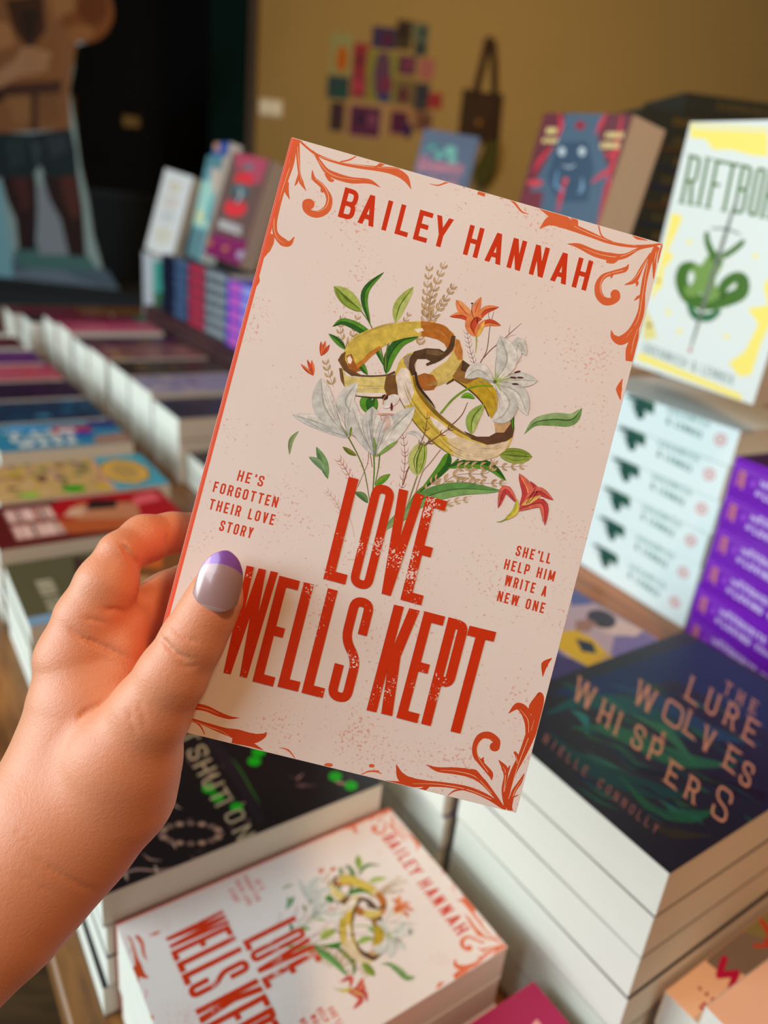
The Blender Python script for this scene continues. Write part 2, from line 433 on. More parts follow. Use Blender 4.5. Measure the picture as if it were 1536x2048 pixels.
def lw_paper():
    mt, nt, p = nodes('rose_speckled_cover'); L = nt.links.new
    tc = nt.nodes.new('ShaderNodeTexCoord')
    base = nt.nodes.new('ShaderNodeMix'); base.data_type = 'RGBA'
    n0 = nt.nodes.new('ShaderNodeTexNoise'); n0.inputs['Scale'].default_value = 28; n0.inputs['Detail'].default_value = 4
    L(tc.outputs['Object'], n0.inputs['Vector']); L(n0.outputs['Fac'], base.inputs[0])
    base.inputs[6].default_value = rgb((236, 228, 222)); base.inputs[7].default_value = rgb((231, 215, 210))
    # small salmon specks gathered in patches, thicker towards the foot of the fore-edge
    n1 = nt.nodes.new('ShaderNodeTexNoise'); n1.inputs['Scale'].default_value = 900; n1.inputs['Detail'].default_value = 3
    n2 = nt.nodes.new('ShaderNodeTexNoise'); n2.inputs['Scale'].default_value = 48; n2.inputs['Detail'].default_value = 3
    L(tc.outputs['Object'], n1.inputs['Vector']); L(tc.outputs['Object'], n2.inputs['Vector'])
    sx = nt.nodes.new('ShaderNodeSeparateXYZ'); L(tc.outputs['Object'], sx.inputs[0])
    gx = nt.nodes.new('ShaderNodeMapRange'); gx.inputs[1].default_value = .03; gx.inputs[2].default_value = .13; gx.inputs[3].default_value = 0; gx.inputs[4].default_value = .07; L(sx.outputs[0], gx.inputs[0])
    gy = nt.nodes.new('ShaderNodeMapRange'); gy.inputs[1].default_value = .12; gy.inputs[2].default_value = .0; gy.inputs[3].default_value = 0; gy.inputs[4].default_value = 1.0; L(sx.outputs[1], gy.inputs[0])
    g = nt.nodes.new('ShaderNodeMath'); g.operation = 'MULTIPLY'; L(gx.outputs[0], g.inputs[0]); L(gy.outputs[0], g.inputs[1])
    a = nt.nodes.new('ShaderNodeMath'); a.operation = 'MULTIPLY_ADD'; a.inputs[1].default_value = .55; L(n2.outputs['Fac'], a.inputs[0]); L(n1.outputs['Fac'], a.inputs[2])
    b = nt.nodes.new('ShaderNodeMath'); b.operation = 'ADD'; L(a.outputs[0], b.inputs[0]); L(g.outputs[0], b.inputs[1])
    mr = nt.nodes.new('ShaderNodeMapRange'); mr.inputs[1].default_value = .93; mr.inputs[2].default_value = 1.04; mr.inputs[4].default_value = .55; L(b.outputs[0], mr.inputs[0])
    mx = nt.nodes.new('ShaderNodeMix'); mx.data_type = 'RGBA'; L(mr.outputs[0], mx.inputs[0]); L(base.outputs[2], mx.inputs[6]); mx.inputs[7].default_value = rgb((214, 120, 96))
    L(mx.outputs[2], p.inputs['Base Color']); p.inputs['Roughness'].default_value = .36
    return mt
LWP = lw_paper()
LWS = mat('coral_spine', (240, 92, 60), .35)

hm = cover_map(HM, HT)
CLIP_LW = (HW, HH)
ORC = (222, 104, 58); ORD_ = (206, 74, 34); CREAM = (240, 200, 165); TITLE = (208, 52, 14)

# scroll ornament in the corners
orn = Art(hm, CLIP_LW)
def sc(pts, wd, line=None, c=ORC):
    orn.strip(pts, wd, c)
    if line: orn.strip(line, [1.2 / orn.o[2] * .8, 1.6 / orn.o[2] * .8, .8 / orn.o[2] * .5], CREAM)
orn.T(540, 260, 3.84)          # head, spine side
sc([(205, 60), (290, 140), (380, 200), (520, 250), (680, 280), (850, 300), (960, 320), (1040, 370), (1085, 455)], [14, 16, 20, 22, 30, 40, 60, 52, 2], [(380, 205), (560, 250), (750, 280), (1000, 300)])
sc([(960, 290), (1040, 285), (1120, 300), (1200, 322)], [10, 44, 34, 4])
sc([(800, 290), (850, 265), (890, 235)], [6, 30, 50])
sc([(540, 245), (620, 225), (690, 178)], [10, 12, 5])
sc([(330, 160), (380, 240), (430, 310), (500, 350), (620, 385), (760, 395), (848, 440)], [10, 26, 40, 52, 50, 36, 3], [(370, 230), (430, 310), (520, 360), (700, 385)])
sc([(430, 330), (460, 380), (490, 390)], [30, 30, 18])
sc([(210, 60), (215, 200), (225, 330), (240, 400), (278, 468)], [34, 28, 18, 34, 3], [(212, 130), (222, 260), (240, 400)])
sc([(225, 330), (205, 400), (188, 430)], [14, 20, 3])
sc([(195, 70), (170, 240), (125, 370), (80, 500), (50, 620), (35, 720), (45, 800), (100, 860), (150, 870), (188, 818)], [30, 36, 40, 44, 42, 36, 40, 62, 40, 3], [(150, 290), (75, 520), (30, 700), (50, 820), (110, 872)])
sc([(130, 400), (128, 470), (150, 530)], [30, 34, 4])
sc([(20, 800), (0, 860), (-30, 920), (-55, 950)], [30, 60, 60, 6])
sc([(325, 310), (335, 370), (390, 420), (430, 470), (455, 530), (440, 600), (390, 640), (330, 645), (280, 610), (275, 560), (310, 550), (335, 575)], [6, 30, 34, 36, 46, 56, 56, 50, 50, 50, 40, 20], [(345, 370), (420, 440), (450, 520), (430, 590), (370, 625), (320, 600)])
orn.ell(304, 570, 38, 38, ORC)
sc([(400, 430), (402, 465), (400, 480)], [20, 30, 16])
sc([(1225, 412), (1290, 425), (1360, 402), (1420, 395), (1470, 415), (1495, 445)], [3, 10, 14, 16, 12, 3])
orn.T(900, 340, 3.491)         # head, fore-edge side
sc([(1495, 512), (1380, 530), (1260, 530), (1120, 505), (980, 450), (880, 410), (780, 370), (700, 355), (625, 410)], [12, 20, 22, 26, 40, 50, 70, 70, 3], [(1300, 528), (1100, 490), (900, 410), (780, 330)])
sc([(840, 380), (760, 330), (680, 280), (590, 248)], [60, 80, 60, 4])
sc([(870, 390), (870, 350), (840, 325)], [50, 40, 10])
sc([(1130, 500), (1060, 460), (1035, 380)], [6, 10, 8])
sc([(1380, 492), (1310, 475), (1270, 455)], [3, 22, 3])
sc([(1420, 530), (1320, 550), (1220, 600), (1120, 605), (1010, 580), (900, 530), (820, 515)], [12, 16, 34, 56, 50, 36, 3], [(1300, 560), (1180, 605), (1050, 590), (930, 545)])
sc([(1190, 600), (1140, 635), (1090, 640)], [20, 36, 16])
sc([(1248, 658), (1220, 695), (1130, 720), (1070, 745), (1035, 800), (1040, 870), (1080, 915), (1130, 915), (1165, 890), (1170, 855)], [4, 36, 30, 36, 44, 54, 56, 50, 46, 30], [(1210, 700), (1090, 735), (1050, 800), (1060, 870), (1110, 895)])
orn.ell(1153, 870, 33, 36, ORC)
sc([(1135, 720), (1128, 740), (1125, 756)], [20, 18, 6])
sc([(1440, 530), (1395, 640), (1365, 740), (1345, 860), (1335, 980), (1300, 1080), (1255, 1150), (1190, 1190), (1140, 1165), (1125, 1118)], [30, 34, 36, 36, 44, 56, 66, 66, 36, 3], [(1380, 650), (1340, 900), (1310, 1050), (1230, 1170)])
sc([(1300, 1090), (1285, 1180), (1262, 1260), (1250, 1335)], [40, 60, 72, 50], [(1310, 1110), (1280, 1200), (1265, 1290)])
sc([(1400, 580), (1340, 680), (1290, 770), (1218, 803)], [10, 22, 36, 4], [(1380, 620), (1310, 730), (1260, 785)])
sc([(1300, 770), (1306, 790), (1302, 812)], [16, 22, 6])
sc([(1455, 540), (1430, 600), (1425, 680), (1420, 760)], [20, 30, 24, 6], [(1440, 570), (1425, 650)])
sc([(1480, 525), (1462, 590), (1450, 650)], [10, 16, 6])
sc([(1335, 870), (1310, 890), (1285, 912)], [8, 20, 4])
sc([(345, 200), (400, 195), (450, 230), (500, 290), (550, 308)], [3, 14, 16, 12, 3])
sc([(105, 100), (170, 122), (215, 130)], [4, 14, 24]); sc([(225, 125), (225, 150), (215, 178)], [24, 50, 56]); sc([(240, 145), (290, 160), (330, 158)], [20, 16, 4])
sc([(-5, 80), (40, 78), (75, 95), (100, 128)], [10, 12, 12, 3])
sc([(1205, 1455), (1180, 1530), (1190, 1605)], [3, 44, 6])
orn.T(700, 1060, 3.53)         # foot, fore-edge side
sc([(1130, 1985), (1110, 1860), (1150, 1720), (1210, 1600), (1260, 1480), (1310, 1340), (1340, 1180), (1325, 1150)], [40, 40, 44, 50, 66, 80, 60, 4], [(1120, 1900), (1180, 1680), (1270, 1440), (1300, 1340)], ORD_)
sc([(1255, 1470), (1258, 1360), (1230, 1275), (1180, 1245), (1118, 1295)], [30, 52, 66, 50, 3], [(1262, 1430), (1255, 1340), (1200, 1265)], ORD_)
sc([(1290, 1300), (1290, 1240), (1325, 1155)], [60, 50, 4], None, ORD_)
sc([(1180, 1660), (1180, 1600), (1160, 1565)], [10, 26, 16], [(1182, 1650), (1172, 1590)], ORD_)
sc([(1100, 1960), (1080, 1840), (1100, 1740), (1090, 1680), (1048, 1622)], [24, 20, 30, 44, 3], [(1085, 1850), (1098, 1720), (1080, 1670)], ORD_)
sc([(1102, 1730), (1118, 1690), (1130, 1660)], [20, 18, 4], None, ORD_)
sc([(1130, 1980), (1150, 1860), (1200, 1780), (1230, 1720)], [18, 30, 26, 6], [(1140, 1920), (1165, 1840), (1215, 1760)], ORD_)
sc([(1140, 1930), (1150, 1890), (1190, 1870)], [10, 12, 4], None, ORD_)
sc([(1000, 1765), (990, 1720), (930, 1650), (885, 1590), (885, 1520), (920, 1460), (980, 1450), (1035, 1490), (1035, 1540)], [6, 40, 36, 36, 40, 46, 52, 50, 40], [(975, 1710), (910, 1610), (900, 1530), (940, 1475), (1000, 1480)], ORD_)
orn.ell(1022, 1530, 36, 34, ORD_)
sc([(940, 1640), (935, 1620), (945, 1605)], [20, 20, 6], None, ORD_)
sc([(1085, 1960), (1000, 1850), (930, 1770), (850, 1720), (740, 1700), (620, 1690), (540, 1658)], [16, 30, 44, 60, 50, 34, 3], [(1000, 1860), (890, 1745), (760, 1705), (640, 1695)], ORD_)
sc([(930, 1760), (880, 1710), (850, 1690)], [30, 40, 10], None, ORD_)
sc([(1100, 1975), (980, 1890), (840, 1830), (680, 1800), (540, 1790), (430, 1780), (360, 1740), (326, 1655)], [22, 34, 36, 34, 44, 70, 60, 3], [(1000, 1900), (820, 1830), (620, 1795), (440, 1790)], ORD_)
sc([(440, 1800), (340, 1790), (250, 1770)], [44, 34, 4], None, ORD_)
sc([(560, 1800), (520, 1830), (480, 1830)], [20, 30, 10], None, ORD_)
sc([(820, 1830), (740, 1840), (690, 1875)], [10, 12, 4], None, ORD_)
sc([(80, 1728), (130, 1705), (180, 1706), (225, 1720)], [3, 12, 10, 6]); orn.ell(160, 1665, 14, 12, ORC)
sc([(1425, 905), (1375, 950), (1360, 1035)], [6, 50, 4], None, ORD_)
orn.T(360, 1120, 3.84)         # foot, spine side
sc([(20, 1130), (110, 1125), (200, 1140), (290, 1180), (380, 1210), (455, 1212)], [40, 52, 46, 40, 26, 3], [(100, 1120), (220, 1150), (300, 1185)], ORD_)
sc([(-40, 1210), (60, 1220), (190, 1260), (330, 1310), (440, 1340), (560, 1370), (640, 1350), (665, 1320)], [26, 26, 30, 50, 80, 80, 40, 3], [(60, 1222), (220, 1280), (330, 1320), (420, 1390)], ORD_)
sc([(400, 1380), (520, 1405), (640, 1460)], [60, 50, 4], None, ORD_)
sc([(110, 1240), (160, 1280), (190, 1340)], [6, 12, 6], None, ORD_)
sc([(195, 850), (180, 920), (140, 1010)], [10, 50, 6], None, ORD_)
sc([(760, 1440), (830, 1460), (885, 1525)], [3, 14, 6]); orn.ell(1140, 1575, 34, 16, ORC); orn.ell(1470, 1580, 20, 14, ORC)
sc([(1390, 1645), (1460, 1622), (1530, 1622)], [4, 12, 10])
orn.T(240, 260, 4.042)         # down the spine side
sc([(1185, 900), (1180, 960), (1160, 1030)], [8, 70, 10]); sc([(1115, 1150), (1110, 1220), (1080, 1290)], [8, 40, 8])

orn.o = (0, 0, 1); orn.strip([(.55, 0), (.55, 198)], [1.1, 1.1], (240, 96, 64), raw=True, n=1)
# flowers and leaves
fl = Art(hm, CLIP_LW)
fl.T(570, 510, 2.4774)
GS, GG, GG2 = (140, 105, 70), (208, 182, 142), (186, 155, 112)
G1, G2, G3 = (88, 150, 45), (40, 100, 35), (30, 80, 30)
B1, B2, BV = (172, 190, 95), (140, 165, 65), (90, 120, 35)
fl.grain([(700, 340), (702, 200), (718, 40)], 8, 46, GS, GG, GG2)
fl.grain([(700, 310), (735, 180), (795, 30)], 8, 46, GS, GG, GG2)
fl.grain([(715, 330), (780, 240), (840, 145)], 7, 42, GS, GG, GG2)
fl.grain([(300, 460), (275, 380), (290, 290)], 5, 36, GS, GG, GG2)
fl.grain([(320, 440), (345, 370), (365, 290)], 5, 36, GS, GG, GG2)
fl.grain([(240, 650), (215, 580), (200, 520)], 4, 40, GS, GG, GG2)
fl.grain([(590, 340), (605, 310), (620, 285)], 2, 26, GS, GG, GG2)
fl.grain([(665, 450), (670, 430), (672, 400)], 2, 40, GS, GG, GG2)
fl.twig([(940, 545), (915, 460), (900, 370)], 7, 30, (120, 85, 72), 2.4)
fl.strip([(965, 540), (1000, 470), (1015, 360), (1035, 280)], [5, 4, 2], (120, 82, 74)); fl.strip([(1015, 320), (1008, 300), (1012, 280)], [3, 2], (120, 82, 74))
fl.strip([(975, 520), (1020, 470), (1080, 420), (1130, 375), (1172, 338)], [5, 5, 2], (140, 95, 85)); fl.strip([(1110, 392), (1112, 365), (1118, 345)], [3, 1], (140, 95, 85)); fl.strip([(1090, 420), (1120, 400), (1145, 395)], [3, 1], (170, 120, 110))
# upper left buds and leaves
fl.strip([(495, 560), (470, 450), (420, 340), (375, 275)], [6, 5, 5], (110, 120, 60))
fl.leaf([(382, 282), (310, 215), (242, 155)], 74, B1, B2, (120, 140, 55), BV, blunt=.7)
fl.strip([(370, 265), (300, 215), (262, 168)], [2, 7, 2], BV); fl.strip([(355, 280), (290, 240), (255, 180)], [2, 4, 2], BV)
fl.leaf([(422, 340), (393, 230), (410, 160), (490, 85)], 36, G1, G2, G3, G3)
fl.strip([(540, 345), (515, 440), (495, 560)], [5, 5, 6], (120, 125, 70))
fl.leaf([(546, 335), (570, 250), (636, 158)], 58, (186, 200, 118), B1, (140, 160, 70), BV, blunt=.7)
fl.leaf([(495, 560), (440, 440), (380, 370), (290, 330), (235, 355)], 42, G1, G2, G3, G3)
fl.leaf([(300, 470), (265, 430), (216, 390)], 30, G2, G1, G3)
fl.leaf([(410, 595), (375, 545), (340, 500)], 34, G1, G2, G3)
fl.leaf([(500, 590), (520, 500), (575, 430), (660, 405)], 56, G1, G2, G3, G3, blunt=.6, peak=.45)
fl.strip([(510, 430), (500, 500), (498, 570)], [4, 5, 6], (120, 130, 65))
# lower stems
fl.leaf([(415, 790), (400, 730), (430, 690)], 60, G2, G1, G3)
fl.leaf([(425, 800), (440, 750), (450, 700)], 40, G1, G2, G3)
fl.strip([(315, 905), (360, 990), (395, 1080), (420, 1220)], [7, 6, 4], (98, 122, 52))
fl.strip([(440, 990), (442, 1070), (436, 1160)], [8, 7, 6], (88, 130, 40)); fl.strip([(470, 985), (462, 1060), (445, 1140)], [7, 6, 4], (105, 125, 60))
fl.strip([(345, 810), (380, 880), (415, 950), (432, 1050)], [5, 4, 4], (150, 95, 80)); fl.strip([(330, 890), (380, 930), (415, 975)], [4, 3, 3], (160, 110, 90)); fl.strip([(415, 975), (410, 1030), (390, 1080), (360, 1150)], [3, 3, 3], (150, 110, 95))
fl.leaf([(355, 995), (320, 975), (285, 950)], 24, (130, 140, 60), (100, 115, 40), (80, 95, 35))
fl.leaf([(412, 1230), (385, 1195), (345, 1175)], 34, (110, 145, 90), (80, 120, 70), (70, 100, 60))
fl.leaf([(445, 1145), (480, 1115), (522, 1085)], 34, G1, (120, 160, 60), G2)
fl.twig([(580, 1155), (595, 1000), (580, 860)], 9, 34, (165, 105, 100), 3)
fl.strip([(585, 1140), (610, 1060), (670, 960), (780, 880), (870, 800), (905, 730)], [5, 6, 7, 6, 5, 3], (120, 80, 62))
fl.leaf([(655, 1095), (655, 1010), (690, 925)], 88, B1, (192, 200, 120), (120, 140, 55), BV, blunt=.6)
fl.strip([(650, 1080), (640, 1010), (680, 935)], [2, 6, 2], BV); fl.strip([(665, 1080), (690, 1010), (690, 935)], [2, 5, 2], BV)
fl.strip([(655, 1095), (630, 1170), (600, 1260)], [7, 7, 5], (140, 140, 90))
fl.strip([(770, 965), (720, 1030), (680, 1080), (640, 1200)], [4, 4, 4], (150, 110, 95))
fl.strip([(860, 1010), (760, 1100), (650, 1180), (590, 1290)], [10, 12, 10, 6], (110, 130, 60))
fl.leaf([(640, 1200), (720, 1120), (790, 1040), (810, 980)], 52, G2, G1, G3, blunt=.6, peak=.7)
fl.leaf([(800, 1052), (900, 1035), (1010, 1045), (1095, 1118)], 48, G1, G2, G3, G3, blunt=.6)
fl.grain([(850, 1050), (950, 1045), (1090, 1050), (1200, 1045)], 8, 42, GS, GG, GG2)
fl.grain([(740, 1165), (850, 1090), (1000, 1080), (1040, 1010)], 7, 46, GS, GG, GG2)
fl.grain([(850, 1120), (950, 1130), (1100, 1130)], 7, 44, GS, GG, GG2)
fl.grain([(680, 1230), (720, 1140), (760, 1100)], 4, 40, (170, 120, 95), (215, 180, 150), GG2)
fl.grain([(760, 1270), (830, 1225), (915, 1210)], 4, 36, (190, 155, 120), (222, 198, 160), GG2)
fl.leaf([(560, 1330), (680, 1210), (850, 1160), (1075, 1168)], 74, (128, 172, 100), (96, 150, 80), (90, 140, 75), (70, 120, 60), blunt=.7)
fl.leaf([(480, 1370), (560, 1300), (640, 1240)], 40, (150, 170, 120), (120, 150, 95))
fl.leaf([(1058, 985), (1140, 995), (1225, 1000)], 76, (150, 172, 78), (132, 155, 60), (110, 130, 50), BV, blunt=.6)
fl.strip([(1070, 980), (1140, 972), (1215, 990)], [2, 5, 2], BV); fl.strip([(1070, 990), (1140, 1018), (1210, 1008)], [2, 5, 2], (110, 135, 45))
fl.twig([(330, 1120), (300, 1060), (265, 1010)], 5, 34, (190, 130, 120), 4)
fl.twig([(280, 1290), (250, 1220), (200, 1165)], 6, 30, (205, 165, 155), 3)
fl.strip([(300, 1250), (330, 1330), (345, 1400)], [3, 3, 2], (205, 175, 165))
# loose leaves
fl.leaf([(22, 990), (30, 920), (68, 872)], 22, (152, 170, 118), (128, 150, 98), (110, 130, 85))
fl.leaf([(212, 1110), (190, 1030), (155, 950)], 44, (120, 160, 105), (92, 135, 85), (70, 110, 65))
fl.leaf([(205, 1080), (165, 1030), (118, 1000)], 34, (140, 172, 130), (110, 150, 105), (80, 118, 75))
fl.leaf([(1185, 888), (1240, 830), (1330, 815), (1420, 815), (1472, 760)], 66, (120, 160, 95), (150, 180, 125), (60, 110, 45), (50, 100, 40), blunt=.75, peak=.6)
# red lilies
RO, RR, RD = (232, 140, 85), (206, 78, 45), (160, 50, 35)
fl.leaf([(945, 330), (890, 280), (848, 222)], 52, (238, 165, 105), RO, RD, RR, blunt=.6)
fl.leaf([(940, 330), (945, 270), (972, 208)], 42, RO, (240, 150, 100), RD, RR)
fl.leaf([(935, 340), (880, 300), (815, 305)], 34, RO, RR, RD, RD)
fl.leaf([(945, 340), (990, 275), (1060, 258)], 36, RR, RO, RD, (180, 60, 40))
fl.leaf([(960, 360), (1010, 335), (1070, 350)], 34, RO, RR, RD, RD)
fl.leaf([(945, 405), (920, 350), (945, 310), (975, 320)], 60, RR, RO, RD, RD, blunt=.5)
fl.leaf([(948, 408), (960, 370), (990, 320)], 36, (240, 190, 90), RO, (200, 120, 60))
fl.strip([(948, 400), (948, 440), (944, 485)], [8, 6, 3], (170, 175, 80)); fl.strip([(938, 320), (925, 280), (928, 240)], [3, 3, 2], (90, 60, 40)); fl.ell(927, 240, 6, 4, (80, 50, 40))
P1, P2, PD = (222, 110, 95), (200, 70, 70), (160, 40, 50)
fl.leaf([(1165, 1255), (1205, 1180), (1160, 1082)], 62, P1, P2, PD, (240, 170, 90), blunt=.7)
fl.leaf([(1170, 1250), (1240, 1190), (1215, 1120)], 48, P2, P1, PD, PD)
fl.leaf([(1180, 1230), (1250, 1170), (1330, 1215)], 44, P2, P1, PD, PD)
fl.leaf([(1150, 1230), (1090, 1160), (1055, 1255)], 40, P1, P2, PD, PD)
fl.leaf([(1140, 1270), (1270, 1230), (1288, 1340)], 46, P1, P2, PD, PD)
fl.leaf([(1170, 1240), (1210, 1220), (1270, 1190)], 26, (240, 200, 120), (235, 170, 90))
fl.leaf([(1085, 1315), (1140, 1270), (1150, 1210)], 30, (225, 205, 90), (190, 190, 70), (150, 160, 50)); fl.strip([(1100, 1305), (1070, 1320), (1048, 1322)], [8, 5, 2], (150, 165, 70))
fl.strip([(1195, 1235), (1220, 1190), (1240, 1155)], [3, 3, 3], (60, 30, 30)); fl.strip([(1205, 1230), (1235, 1195), (1250, 1170)], [3, 3, 4], (60, 30, 30))
for (x, y, r_) in ((178, 500, 0), (140, 598, 1)):
    tip = (x, y)
    for dx, dy, c in (((22, -75, RO), (42, -55, RR), (0, -72, (235, 120, 70))) if r_ == 0 else ((-62, -58, RO), (-30, -80, RR), (-8, -78, (235, 130, 75)))):
        fl.leaf([tip, (x + dx * .55 + 2, y + dy * .5), (x + dx, y + dy)], 16, c, RR, RD)

# wedding rings
rg = Art(hm, CLIP_LW); rg.T(570, 510, 2.4774)
Y1, Y2, OB, DK, PT, DB2 = (214, 190, 84), (190, 160, 50), (186, 112, 40), (86, 62, 42), (226, 206, 172), (120, 84, 46)
rg.poly([(276, 520), (292, 478), (318, 430), (355, 395), (420, 368), (500, 345), (580, 332), (660, 328), (672, 328), (680, 402), (640, 405), (590, 412), (530, 430), (470, 462), (420, 500), (375, 545), (345, 572), (305, 560)], Y1)
rg.poly([(672, 328), (740, 334), (795, 355), (835, 390), (845, 425), (835, 470), (805, 500), (805, 470), (790, 440), (755, 418), (700, 404), (676, 402)], OB)
rg.poly([(640, 368), (680, 362), (688, 375), (660, 386)], (236, 226, 216))
rg.poly([(350, 570), (385, 545), (430, 500), (480, 462), (470, 450), (420, 480), (380, 520), (345, 545)], (200, 130, 50))
rg.poly([(262, 520), (280, 490), (300, 478), (298, 520), (318, 560), (360, 585), (380, 596), (330, 600), (290, 570)], DB2)
rg.poly([(302, 500), (330, 490), (345, 530), (360, 560), (380, 572), (345, 580), (315, 555)], (170, 96, 40))
rg.poly([(308, 510), (322, 498), (334, 520), (326, 540), (312, 535)], (240, 228, 216))
rg.strip([(835, 400), (820, 460), (770, 510), (700, 545)], [20, 26, 22, 12], DK)
rg.poly([(268, 560), (285, 560), (300, 600), (340, 604), (420, 606), (520, 600), (545, 600), (560, 690), (500, 706), (430, 702), (360, 695), (335, 660), (300, 655), (280, 620)], (222, 206, 130))
rg.poly([(345, 680), (500, 684), (505, 704), (430, 704), (360, 698)], (234, 224, 212))
rg.poly([(500, 602), (550, 590), (565, 690), (510, 706), (490, 660)], DB2)
rg.poly([(268, 560), (284, 562), (292, 610), (296, 655), (276, 620)], DB2)
rg.strip([(292, 560), (340, 592), (420, 600), (500, 596), (545, 580)], [14, 10, 8, 8, 12], (104, 76, 46))
rg.strip([(350, 698), (430, 706), (510, 706)], [4, 8, 10], DK)
rg.poly([(845, 415), (862, 420), (878, 470), (880, 530), (862, 590), (815, 625), (760, 648), (705, 668), (672, 655), (690, 610), (740, 565), (800, 525), (838, 470)], (216, 194, 108))
rg.poly([(848, 415), (864, 424), (879, 475), (878, 520), (856, 520), (838, 480)], (196, 126, 60))
rg.strip([(878, 540), (855, 600), (800, 640)], [4, 12, 6], DK)
rg.poly([(648, 600), (690, 585), (735, 595), (760, 635), (735, 668), (690, 672), (655, 645)], (172, 104, 46))
# the second ring
rg.poly([(825, 610), (880, 520), (915, 545), (960, 590), (1010, 630), (1045, 670), (1056, 715), (1050, 765), (1022, 812), (1005, 780), (980, 735), (940, 690), (895, 655), (850, 630)], (196, 164, 44))
rg.poly([(830, 600), (880, 520), (925, 552), (930, 590), (960, 610), (900, 640), (850, 626)], (150, 108, 56))
rg.poly([(880, 520), (925, 552), (905, 585), (870, 570)], DK)
rg.strip([(830, 612), (880, 645), (940, 692), (985, 745), (1010, 800)], [4, 7, 7, 6, 4], DK)
rg.poly([(1035, 825), (1112, 788), (1120, 850), (1085, 888), (1045, 890)], (206, 170, 122))
rg.poly([(1112, 788), (1132, 800), (1136, 860), (1128, 900), (1085, 932), (1000, 940), (930, 920), (885, 872), (950, 900), (1010, 900), (1045, 880), (1085, 880), (1118, 835)], (96, 66, 48))
rg.poly([(548, 620), (548, 575), (570, 520), (605, 490), (650, 478), (690, 470), (640, 500), (620, 540), (640, 610), (660, 670), (720, 745), (790, 815), (860, 870), (920, 912), (1000, 940), (1080, 935), (1130, 900), (1105, 955), (1050, 1000), (980, 1020), (900, 1018), (820, 990), (740, 940), (670, 870), (610, 780), (570, 700)], Y1)
rg.poly([(550, 600), (575, 560), (610, 560), (625, 620), (640, 680), (620, 740), (590, 748), (560, 690)], (234, 222, 210))
rg.poly([(585, 505), (625, 490), (645, 540), (640, 590), (610, 570), (590, 540)], (170, 150, 125))
rg.poly([(640, 478), (700, 462), (765, 466), (800, 486), (770, 520), (740, 538), (700, 515), (655, 515), (640, 545), (650, 590), (628, 600), (612, 560), (618, 510)], DK)
rg.poly([(700, 468), (760, 472), (790, 488), (760, 500), (700, 490)], (120, 92, 64))
rg.strip([(640, 600), (665, 680), (740, 775), (830, 850), (920, 905)], [22, 22, 20, 16, 6], (140, 112, 36))
rg.strip([(645, 580), (662, 650), (720, 725), (745, 760)], [12, 14, 10, 2], (60, 44, 34))
rg.strip([(660, 700), (720, 790), (800, 865), (880, 905)], [8, 14, 14, 6], (226, 176, 60))
rg.poly([(715, 795), (760, 820), (830, 880), (870, 905), (860, 930), (820, 920), (780, 885), (735, 840)], (238, 226, 214))
rg.poly([(815, 950), (800, 915), (860, 900), (930, 925), (1000, 945), (1090, 925), (1115, 920), (1090, 970), (1040, 1002), (970, 1021), (900, 1018), (840, 996)], PT)
rg.strip([(560, 700), (620, 800), (690, 885), (770, 955), (830, 995)], [3, 5, 6, 6, 2], (130, 110, 40))
rg.poly([(625, 780), (665, 800), (720, 860), (690, 875), (640, 820)], (196, 176, 60))
# brush marks along the rings
rr = random.Random(9)
for base, n_, c1, c2, wd in (([(300, 520), (350, 430), (460, 372), (590, 342), (700, 345)], 9, (226, 204, 106), (196, 164, 56), 3), ([(700, 350), (780, 372), (822, 420), (815, 470)], 6, (204, 134, 58), (150, 84, 28), 3),
                         ([(590, 620), (640, 740), (730, 860), (830, 950), (900, 985)], 9, (222, 202, 96), (178, 150, 44), 4), ([(300, 640), (400, 655), (500, 655)], 6, (234, 222, 160), (196, 176, 96), 3),
                         ([(860, 480), (850, 560), (780, 620), (710, 645)], 6, (228, 212, 136), (190, 164, 84), 3), ([(940, 600), (1000, 660), (1035, 730), (1035, 780)], 5, (214, 186, 70), (160, 126, 30), 3), ([(850, 950), (940, 975), (1040, 975), (1090, 940)], 6, (236, 220, 190), (200, 176, 138), 4)):
    for k in range(n_):
        dx, dy = rr.uniform(-12, 12), rr.uniform(-20, 22); i0 = rr.randrange(0, len(base) - 2)
        rg.strip([(x + dx, y + dy) for x, y in base[i0:i0 + 3]], [.5, rr.uniform(.6, 1.3) * wd, .5], rr.choice([c1, c2]))
# white lilies over the rings
W1, W2, WE, WV = (226, 224, 218), (206, 208, 204), (168, 164, 160), (178, 182, 172)
for pts, wd in (([(312, 908), (190, 840), (36, 790)], 66), ([(312, 905), (200, 760), (178, 610)], 110), ([(315, 905), (330, 800), (300, 720), (360, 630)], 90),
                ([(440, 995), (370, 860), (335, 755)], 82), ([(445, 990), (430, 850), (435, 750)], 96), ([(450, 990), (520, 880), (645, 750)], 104), ([(455, 985), (495, 870), (520, 790)], 70),
                ([(600, 880), (650, 885), (690, 940)], 18)):
    fl2 = wd
    rg.leaf(pts, wd, W1, W2, WE, WV, blunt=.7, peak=.55)
rg.leaf([(490, 760), (530, 720), (570, 700)], 54, (236, 226, 222), W1, (190, 140, 135)); rg.ell(528, 752, 6, 20, (110, 40, 45)); rg.ell(495, 705, 16, 14, (70, 35, 40)); rg.strip([(485, 740), (490, 710), (505, 690)], [4, 4, 4], (190, 130, 50))
rg.ell(498, 790, 46, 6, (205, 160, 145)); rg.strip([(495, 800), (510, 840), (480, 880)], [36, 30, 4], (216, 190, 180))
